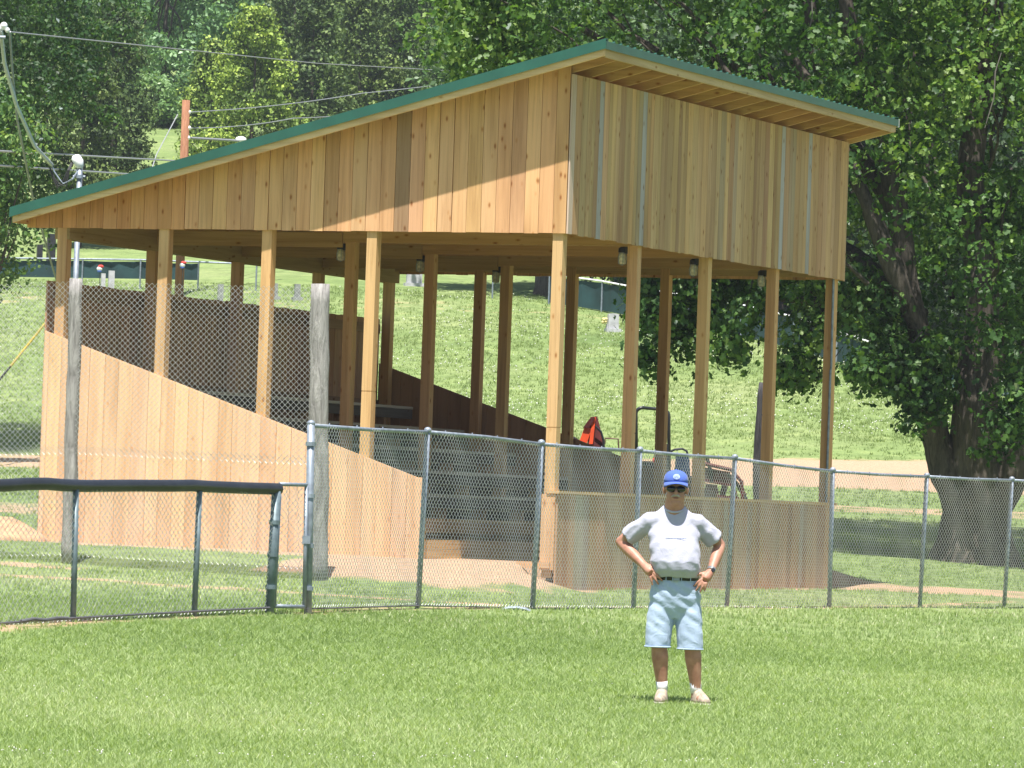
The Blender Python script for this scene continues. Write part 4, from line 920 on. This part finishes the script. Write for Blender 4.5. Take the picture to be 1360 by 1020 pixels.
# generator like blue machine
q = at(905, 690, 78.2); T = thing('engine_machine', 'dark blue machine with a black hoop handle behind the grandstand', 'machine', (q.x, q.y, gz(q.x, q.y))); fl = Vector(T.location)
def K2(px, py, dy=0): v = at(px, py, 78.2) - fl; v.y += dy; return v
MB().hexa([K2(893, 670, -.2), K2(918, 672, -.2), K2(918, 672, .2), K2(893, 670, .2)], [K2(898, 602, -.17), K2(915, 604, -.17), K2(915, 604, .17), K2(898, 602, .17)]).build('body', plain('dark_blue_paint', (.02, .04, .09), .5), T)
MB().tube([K2(890, 600), K2(896, 597), K2(906, 596), K2(912, 599), K2(914, 606)], .018, 8).build('hoop_handle', BLACKP, T)
MB().box(-.16, .16, -.22, .22, -.1, .1).build('engine_block', DSTONE, T, loc=K2(906, 640, -.1))
for s_ in (-1, 1): MB().tube([(0, -.03, 0), (0, .03, 0)], .16, 16).build('wheel', RUB, T, loc=(s_ * .14, -.3, .16))
# dark red tiller
q = at(958, 690, 79); T = thing('tiller', 'dark red tiller with an angled handlebar behind the guard wall', 'tiller', (q.x, q.y, gz(q.x, q.y))); fl = Vector(T.location)
def K3(px, py, dy=0): v = at(px, py, 79) - fl; v.y += dy; return v
MB().hexa([K3(935, 640, -.2), K3(972, 646, -.2), K3(972, 646, .2), K3(935, 640, .2)], [K3(936, 621, -.2), K3(968, 627, -.2), K3(968, 627, .2), K3(936, 621, .2)]).build('hood', DRED, T)
MB().hexa([K3(937, 662, -.15), K3(955, 664, -.15), K3(955, 664, .15), K3(937, 662, .15)], [K3(937, 642, -.15), K3(952, 644, -.15), K3(952, 644, .15), K3(937, 642, .15)]).build('gear_case', DRED, T)
MB().tube([K3(937, 606, -.2), K3(941, 618, -.2), K3(945, 640, -.2)], .03, 8).build('handlebar', BLACKP, T); MB().tube([K3(966, 630, -.2), K3(978, 642, -.2), K3(985, 655, -.2), K3(993, 668, -.2)], .028, 8).build('handlebar', BLACKP, T)
MB().hexa([K3(936, 672, -.3), K3(984, 676, -.3), K3(984, 676, .3), K3(936, 672, .3)], [K3(934, 656, -.3), K3(980, 660, -.3), K3(980, 660, .3), K3(934, 656, .3)]).build('frame', DRED, T)
MB().tube([K3(930, 615, -.25), K3(970, 624, -.25), K3(984, 640, -.25), K3(986, 676, -.25)], .03, 8).build('guard_bar', DRED, T)
MB().tube([K3(966, 626, .1), K3(962, 650, .1), K3(956, 672, .1)], .05, 8).build('strut', DRED, T)
for px in (938, 962, 980):
    mb = MB(); c = K3(px, 668, -.1); mb.tube([c + Vector((0, -.04, 0)), c + Vector((0, .04, 0))], .05, 10)
    for k in range(7): w = k * math.tau / 7; mb.tube([c, c + Vector((.2 * math.cos(w), 0, .2 * math.sin(w))), c + Vector((.2 * math.cos(w + .3), .05, .2 * math.sin(w + .3)))], .016, 5)
    mb.build('tine_wheel', DRED, T)
# small odds and ends by the fences
tag(MB().tube([at(28, 825, 44.0), at(45, 822, 44.1), at(60, 823.5, 44.2), at(75, 821, 44.4), at(90, 821, 44.5)], .016, 8).build('black_hose', BK), 'short black cable lying under the padded fence', 'cable')
a = at(662, 810, 53); tag(MB().tube([at(664, 813, 53), at(668, 809.5, 53), at(676, 807.5, 53), at(688, 807.5, 53), at(697, 809, 53), at(704, 812, 53)], .02, 8).build('buried_pipe', GALV), 'bent grey pipe end poking from the ground by the second fence post', 'pipe')
q = at(6, 682, 64.5); z = gz(q.x, q.y)
V = []; F_ = []; n = 20; mb = MB()
mb.rings([(0, 0, -.1, .75, .7), (.02, 0, .08, .5, .45), (.0, 0, .22, .28, .25), (0, 0, .30, .1, .1)], 18); o = mb.build('dirt_mound', plain('orange_dirt', (.46, .26, .15), .95, 0, .2, 6, .6), smooth=True, loc=(q.x, q.y, z)); tag(o, 'small mound of orange dirt at the left edge', 'dirt mound')

# ------------------------------------------------------------------ the man
mx = at(904, 935, 37.9); MG = gz(mx.x, mx.y)
MAN = thing('person', 'man with hands on hips in pale t-shirt, denim shorts, blue cap and dark sunglasses', 'person', (mx.x, mx.y, mx.z)); 
def remesh(mb, name, mat, vox, parent, smooth_it=4, disp=None, decim=None):
    me = mb.mesh(name); tmp = bpy.data.objects.new(name + '_tmp', me); COL.objects.link(tmp)
    rm = tmp.modifiers.new('r', 'REMESH'); rm.mode = 'VOXEL'; rm.voxel_size = vox; rm.use_smooth_shade = True
    sm = tmp.modifiers.new('s', 'SMOOTH'); sm.factor = .5; sm.iterations = smooth_it
    dg = bpy.context.evaluated_depsgraph_get(); dg.update(); ev = tmp.evaluated_get(dg); out = bpy.data.meshes.new_from_object(ev)
    bpy.data.objects.remove(tmp); out.name = name; out.materials.clear()
    if disp:
        for v in out.vertices: v.co += disp(v.co, v.normal)
    return link(name, out, mat, parent, smooth=True)
def skinmat():
    m, t, b = nodes('tanned_skin'); L = t.links.new; tc = N(t, 'ShaderNodeTexCoord'); n = N(t, 'ShaderNodeTexNoise', i_Scale=16, i_Detail=6); L(tc.outputs['Object'], n.inputs['Vector'])
    r = ramp(t, [(.3, (.33, .15, .10)), (.7, (.48, .25, .175))]); L(n.outputs[0], r.inputs[0]); L(r.outputs[0], b.inputs['Base Color'])
    b.inputs['Roughness'].default_value = .5; b.inputs['Subsurface Weight'].default_value = .08; b.inputs['Subsurface Radius'].default_value = (.02, .008, .004); b.inputs['Subsurface Scale'].default_value = .5
    return m
SKIN = skinmat()
B = MB()
HX = -.095
# legs
def leg(hip, knee, ank, s_):
    B.tube([hip, Vector(hip).lerp(Vector(knee), .5), knee, Vector(knee).lerp(Vector(ank), .3), Vector(knee).lerp(Vector(ank), .65), ank, Vector(ank) - Vector((0, 0, .05))], [.085, .078, .060, .066, .052, .038, .040], 16)
leg((-.16, .0, .85), (-.185, -.02, .47), (-.145, .02, .10), -1); leg((.0, .0, .85), (.07, -.03, .47), (.118, .02, .10), 1)
B.tube([(-.145, .04, .05), (-.16, -.10, .045)], [.04, .035], 10); B.tube([(.118, .04, .05), (.155, -.10, .045)], [.04, .035], 10)
# torso
B.rings([(-.08, 0, .80, .15, .10), (-.08, 0, .95, .15, .11), (-.09, 0, 1.15, .16, .11), (-.10, .015, 1.3, .17, .10), (-.105, .035, 1.40, .16, .080), (-.10, .04, 1.48, .09, .060), (-.10, .035, 1.52, .065, .055)], 24)
B.tube([(-.102, .035, 1.44), (-.10, .015, 1.52), (-.098, -.005, 1.58)], [.082, .078, .074], 16)
# head
hd = (HX, -.01, 1.665)
B.ball((HX, .005, 1.69), (.084, .098, .098), 20, 14); B.ball((HX, -.030, 1.605), (.074, .068, .070), 16, 12); B.ball((HX, -.062, 1.556), (.046, .032, .028), 12, 8)
B.ball((HX, -.104, 1.630), (.016, .020, .020), 10, 8); B.tube([(HX, -.088, 1.675), (HX, -.098, 1.65), (HX, -.114, 1.628)], [.009, .012, .013], 8)
for s_ in (-1, 1):
    B.ball((HX + s_ * .089, .005, 1.650), (.013, .020, .034), 10, 8); B.ball((HX + s_ * .040, -.062, 1.640), (.024, .022, .022), 10, 8); B.ball((HX + s_ * .035, -.078, 1.693), (.028, .016, .010), 8, 6)
B.ball((HX, -.094, 1.588), (.026, .014, .009), 8, 6)
# arms
def arm(sh, el, wr, pal, s_):
    sh, el, wr, pal = map(Vector, (sh, el, wr, pal))
    B.tube([sh, sh.lerp(el, .5), el], [.052, .050, .044], 14); B.ball(el, .044, 12, 8)
    B.tube([el, el.lerp(wr, .3), el.lerp(wr, .7), wr], [.044, .048, .040, .031], 14)
    B.tube([wr, wr.lerp(pal, .35), wr.lerp(pal, .8), pal], [.031, .037, .040, .032], 12)
    return wr, pal
wl, pl_ = arm((-.310, .025, 1.40), (-.50, .16, 1.235), (-.325, -.03, 1.065), (-.262, -.105, 1.005), -1)
wr_, pr = arm((.115, .025, 1.40), (.268, .13, 1.235), (.200, -.03, 1.035), (.145, -.095, .965), 1)
def fingers(base, dirs, thumb):
    for off, d1, ln in dirs:
        a = Vector(base) + Vector(off); d1 = Vector(d1).normalized(); b1 = a + d1 * ln * .5; b2 = b1 + (d1 + Vector((0, .28, -.15))).normalized() * ln * .5
        B.tube([a, b1, b2], [.0115, .0105, .0085], 8); B.ball(b2, .0085, 8, 6)
    a, b1, b2 = thumb; B.tube([a, b1, b2], [.014, .012, .0095], 8); B.ball(b2, .0095, 8, 6)
fingers(pl_, [((.012, -.006, .022), (1, -.12, -.42), .085), ((.012, -.010, .004), (1, -.12, -.75), .092), ((.004, -.010, -.014), (.8, -.1, -1.0), .086), ((-.010, -.006, -.026), (.35, -.05, -1.1), .068)], (Vector(wl) + Vector((.03, -.03, -.005)), Vector(pl_) + Vector((.03, .0, .055)), Vector(pl_) + Vector((.075, .01, .05))))
fingers(pr, [((-.015, -.006, .010), (-1, -.12, -.85), .085), ((-.010, -.010, -.008), (-.75, -.12, -1), .090), ((.004, -.010, -.018), (-.5, -.1, -1.1), .082), ((.018, -.006, -.018), (-.2, -.05, -1.1), .066)], (Vector(wr_) + Vector((-.03, -.02, -.01)), Vector(pr) + Vector((-.035, .0, .045)), Vector(pr) + Vector((-.07, .012, .03))))
remesh(B, 'body', SKIN, .0062, MAN, 2)
# shirt
def clothmat(name, c, dirt=None, weave=900):
    m, t, b = nodes(name); L = t.links.new; tc = N(t, 'ShaderNodeTexCoord'); n = N(t, 'ShaderNodeTexNoise', i_Scale=5, i_Detail=6, i_Roughness=.6); L(tc.outputs['Object'], n.inputs['Vector'])
    r = ramp(t, [(.3, tuple(np.array(c) * .86)), (.62, c), (.78, dirt or c)]); L(n.outputs[0], r.inputs[0]); L(r.outputs[0], b.inputs['Base Color']); b.inputs['Roughness'].default_value = .9; b.inputs['Sheen Weight'].default_value = .15; b.inputs['Specular IOR Level'].default_value = .15
    n2 = N(t, 'ShaderNodeTexNoise', i_Scale=11, i_Detail=4, i_Distortion=1.2); L(tc.outputs['Object'], n2.inputs['Vector']); bp = N(t, 'ShaderNodeBump', i_Strength=.35, i_Distance=.02); L(n2.outputs[0], bp.inputs['Height']); L(bp.outputs[0], b.inputs['Normal'])
    return m
SH = MB()
SH.rings([(-.070, -.012, .978, .172, .140, .9), (-.072, -.034, 1.03, .190, .166, .9), (-.080, -.042, 1.10, .198, .172, .9), (-.088, -.028, 1.20, .194, .152, .88), (-.095, .004, 1.30, .197, .128, .86), (-.098, .030, 1.38, .205, .110, .88), (-.100, .038, 1.43, .190, .098, .92), (-.100, .040, 1.475, .140, .086), (-.100, .036, 1.51, .098, .076), (-.100, .032, 1.528, .082, .070)], 40)
for sh_, el_, ro, s_ in (((-.285, .022, 1.405), (-.50, .15, 1.235), 1, -1), ((.085, .022, 1.405), (.268, .12, 1.235), 1, 1)):
    sh_, el_ = Vector(sh_), Vector(el_); SH.tube([sh_ + Vector((-s_ * .06, 0, 0)), sh_, sh_.lerp(el_, .4), sh_.lerp(el_, .74)], [.075, .072, .074, .079], 18)
def wr_shirt(co, no):
    p = Vector(co); f = mnoise.noise(Vector((p.x * 7 + p.z * 3, p.y * 4, p.z * 9))) * .006 + mnoise.noise(Vector((p.x * 16 - p.z * 10, p.y * 8, p.z * 14 + p.x * 8))) * .0045
    if p.z < 1.1: f += .003 * math.sin((p.x + .07) * 60 + p.z * 28)
    f += .006 * math.sin(p.z * 55 + abs(p.x + .09) * 60) * min(1, max(0, (abs(p.x + .09) - .09) / .1)) * .6 * (1 if p.z < 1.36 else 0)
    return no * f
SHC = clothmat('pale_grey_jersey', (.42, .425, .52))
shirt = remesh(SH, 't_shirt', SHC, .009, MAN, 2, wr_shirt)
mb = MB(); x = -.165
while x < .0:
    w = rnd.uniform(.004, .010); mb.box(x, x + w, -.002, .001, 0, rnd.uniform(.007, .010)); x += w + .0035
mb.build('chest_print', plain('faded_blue_print', (.38, .44, .64), .9), shirt, loc=(0, -.140, 1.275), rot=(.22, 0, 0))
MB().tube([Vector((-.10 + .080 * math.cos(w), .022 + .080 * math.sin(w), 1.526 - .045 * max(0, -math.sin(w)))) for w in np.linspace(0, math.tau, 25)], .008, 6).build('collar', SHC, shirt, smooth=True)
# shorts
SO = MB()
SO.rings([(-.066, .0, .66, .10, .08), (-.068, .005, .74, .185, .125, .9), (-.070, .0, .82, .202, .135, .9), (-.070, -.002, .90, .192, .132, .9), (-.069, .0, .975, .168, .122, .95)], 36)
SO.tube([(-.155, .005, .80), (-.175, .0, .68), (-.188, -.008, .56), (-.194, -.008, .435)], [.108, .108, .102, .100], 22); SO.tube([(.020, .005, .80), (.038, .0, .68), (.050, -.01, .56), (.058, -.012, .425)], [.108, .106, .101, .100], 22)
def wr_shorts(co, no):
    p = Vector(co); f = mnoise.noise(Vector((p.x * 12, p.y * 8, p.z * 16 + p.x * 6))) * .006 + .0022 * math.sin(p.z * 70 + p.x * 50) * (1 if p.z > .62 else .4)
    return no * f
DEN = clothmat('faded_denim', (.40, .50, .66), (.58, .60, .62)); shorts = remesh(SO, 'shorts', DEN, .008, MAN, 1, wr_shorts)
for sx in (-1, 1):
    cx_ = -.194 if sx < 0 else .058
    MB().tube([Vector((cx_ + .100 * math.cos(w), -.010 + .100 * math.sin(w), .438 if sx < 0 else .428)) for w in np.linspace(0, math.tau, 33)], .006, 6).build('hem', DEN, shorts, smooth=True)
mb = MB(); n = 40; V = []
for z in (.955, .992):
    for j in range(n): w = j * math.tau / n; V.append((-.070 + .178 * math.cos(w), .0 + .134 * math.sin(w), z))
mb.add(V, [(j, (j + 1) % n, n + (j + 1) % n, n + j) for j in range(n)]); o = mb.build('belt', plain('black_leather', (.012, .012, .014), .45, spec=.5), MAN, smooth=True); o.modifiers.new('t', 'SOLIDIFY').thickness = .006
MB().box(-.025, .025, -.006, .002, -.02, .02).build('buckle', GALV, MAN, loc=(-.07, -.136, .973))
for x in (-.15, -.10, -.03, .04): MB().box(-.003, .003, -.004, .003, -.022, .022).build('belt_loop', DEN, MAN, loc=(x, -.134 + abs(x + .07) * .15, .973))
# shoes and socks
SHOE = plain('cream_trainers', (.42, .34, .26), .85, 0, .3, 30); SOLE = plain('pale_sole', (.50, .46, .40), .8); SOCK = plain('white_sock', (.78, .78, .80), .9)
for (fx, ang, ax) in ((-.15, -.15, -.145), (.138, .38, .118)):
    e = bpy.data.objects.new('shoe', None); COL.objects.link(e); e.parent = MAN; e.location = (fx, -.01, 0); e.rotation_euler.z = ang
    MB().rings([(0, -.03, .012, .052, .150), (0, -.032, .035, .052, .150), (0, -.020, .060, .048, .130), (0, .005, .085, .042, .090), (0, .03, .105, .038, .050), (0, .035, .118, .034, .042)], 22).build('upper', SHOE, e, smooth=True)
    MB().rings([(0, -.03, -.006, .054, .152), (0, -.03, .016, .056, .155)], 22).build('sole', SOLE, e, smooth=True)
    mb = MB()
    for k in range(4): mb.tube([(-.022, -.075 + k * .024, .068 + k * .010), (.022, -.068 + k * .024, .070 + k * .010)], .004, 5)
    mb.build('laces', SOCK, e)
    tx = -.153 if ax < 0 else .108; MB().tube([(ax, .02, .09), (ax + (tx - ax) * .5, .018, .13), (tx, .012, .172)], [.043, .043, .046], 16).build('sock', SOCK, MAN, smooth=True)
# watch
MB().tube([Vector(wr_) + Vector((.006, .012, .018)), Vector(wr_) + Vector((-.004, -.008, .0))], .034, 14).build('watch_strap', plain('steel_strap', (.35, .36, .36), .3, .6), MAN); MB().rings([(0, 0, 0, .017, .017), (0, 0, .008, .016, .016)], 14).build('watch_face', BLACKP, MAN, loc=Vector(wr_) + Vector((.012, -.032, .008)), rot=(1.3, 0, .4))
# cap
CAPB = clothmat('blue_cap_cloth', (.075, .135, .45)); CAP = thing('cap_tmp', 'x', 'x'); CAP.name = 'cap'; [CAP.__delitem__(k) for k in ('label', 'category')]; CAP.parent = MAN; CAP.location = (HX, -.002, 1.715); CAP.scale = (1.04, 1.02, .92)
MB().rings([(0, .0, -.012, .090, .106), (0, 0, .02, .091, .107), (0, .002, .055, .084, .098), (0, .006, .083, .062, .074), (0, .008, .098, .030, .036), (0, .008, .102, .006, .008)], 30).build('cap_crown', CAPB, CAP, smooth=True)
mb = MB(); V = []; n = 16
for k, (r_1, dz) in enumerate(((.0, .004), (.35, .0), (.7, -.010), (1.0, -.024))):
    for j in range(n + 1):
        w = math.pi * (1 + j / n); xx = math.cos(w); yy = math.sin(w); ext = .088 * r_1 * (abs(yy) ** .6); V.append((xx * .087, yy * .100 - ext, -.004 + dz * .6 - .030 * (xx ** 2) * (.3 + r_1 * .7)))
mb.add(V, [(k * (n + 1) + j, k * (n + 1) + j + 1, (k + 1) * (n + 1) + j + 1, (k + 1) * (n + 1) + j) for k in range(3) for j in range(n)]); o = mb.build('cap_brim', CAPB, CAP, smooth=True); o.modifiers.new('t', 'SOLIDIFY').thickness = .004
MB().ball((0, .008, .103), (.008, .008, .005), 10, 6).build('cap_button', CAPB, CAP)
WE = plain('white_stitching', (.42, .50, .74), .8); mb = MB()
rot = Matrix.Rotation(math.radians(-28), 3, 'X')
def cp_(x, z, o_=0): # onto crown front
    yv = -.107 * math.sqrt(max(0, 1 - (x / .091) ** 2)) * (1 - .55 * max(0, (z - .02) / .09) ** 2) - .003 - o_; return (x, yv, z)
n = 24
V = [cp_(0, .042, .001)] + [cp_(.025 * math.cos(w), .042 + .024 * math.sin(w)) for w in np.linspace(0, math.tau, n, endpoint=False)]
mb.add(V, [(0, 1 + (j + 1) % n, 1 + j) for j in range(n)]); o = mb.build('emblem', WE, CAP)
LB = plain('blue_stitching', (.20, .30, .66), .8)
MB().tube([cp_(.018 * math.cos(w), .042 + .017 * math.sin(w), .002) for w in np.linspace(0, math.tau, n)], .0012, 4).tube([cp_(-.009, .036, .002), cp_(0, .050, .002), cp_(.009, .036, .002)], .0016, 4).tube([cp_(-.012, .044, .002), cp_(.012, .044, .002)], .0014, 4).build('emblem_ring', LB, CAP)
# glasses, moustache, hair, mouth
LENS = plain('dark_lens', (.006, .006, .008), .12, spec=.8); mb = MB()
for s_ in (-1, 1): mb.ball((HX + s_ * .036, -.092, 1.658), (.039, .019, .026), 16, 10)
mb.tube([(HX - .012, -.108, 1.668), (HX + .012, -.108, 1.668)], .007, 8)
for s_ in (-1, 1): mb.tube([(HX + s_ * .068, -.082, 1.680), (HX + s_ * .082, -.04, 1.678), (HX + s_ * .083, .01, 1.668)], .004, 6)
mb.build('sunglasses', LENS, MAN, smooth=True)
GH = plain('grey_hair', (.42, .38, .34), .9, 0, .2, 60, .5)
mb = MB(); mb.tube([(HX - .034, -.090, 1.600), (HX - .018, -.104, 1.609), (HX, -.110, 1.612), (HX + .018, -.104, 1.609), (HX + .034, -.090, 1.600)], [.004, .008, .008, .008, .004], 8); mb.build('moustache', GH, MAN, smooth=True)
mb = MB()
for s_ in (-1, 1): mb.ball((HX + s_ * .074, .02, 1.690), (.012, .045, .028), 10, 8)
mb.ball((HX, .075, 1.66), (.06, .03, .05), 12, 8); mb.build('hair', GH, MAN, smooth=True)
MB().ball((HX, -.1035, 1.589), (.022, .006, .004), 10, 6).build('lips', plain('lips', (.22, .08, .06), .6), MAN)

# thin summer haze over the valley
hz = MB().box(-260, 260, -30, 420, -4, 75).build('haze', None); tag(hz, kind='stuff'); hm = bpy.data.materials.new('haze_air'); hm.use_nodes = True; t = hm.node_tree
t.nodes.remove(t.nodes['Principled BSDF']); pv = N(t, 'ShaderNodeVolumePrincipled'); pv.inputs['Color'].default_value = (.86, .92, 1, 1); pv.inputs['Density'].default_value = .00020; pv.inputs['Anisotropy'].default_value = .2
t.links.new(pv.outputs[0], t.nodes['Material Output'].inputs['Volume']); hz.data.materials.append(hm)
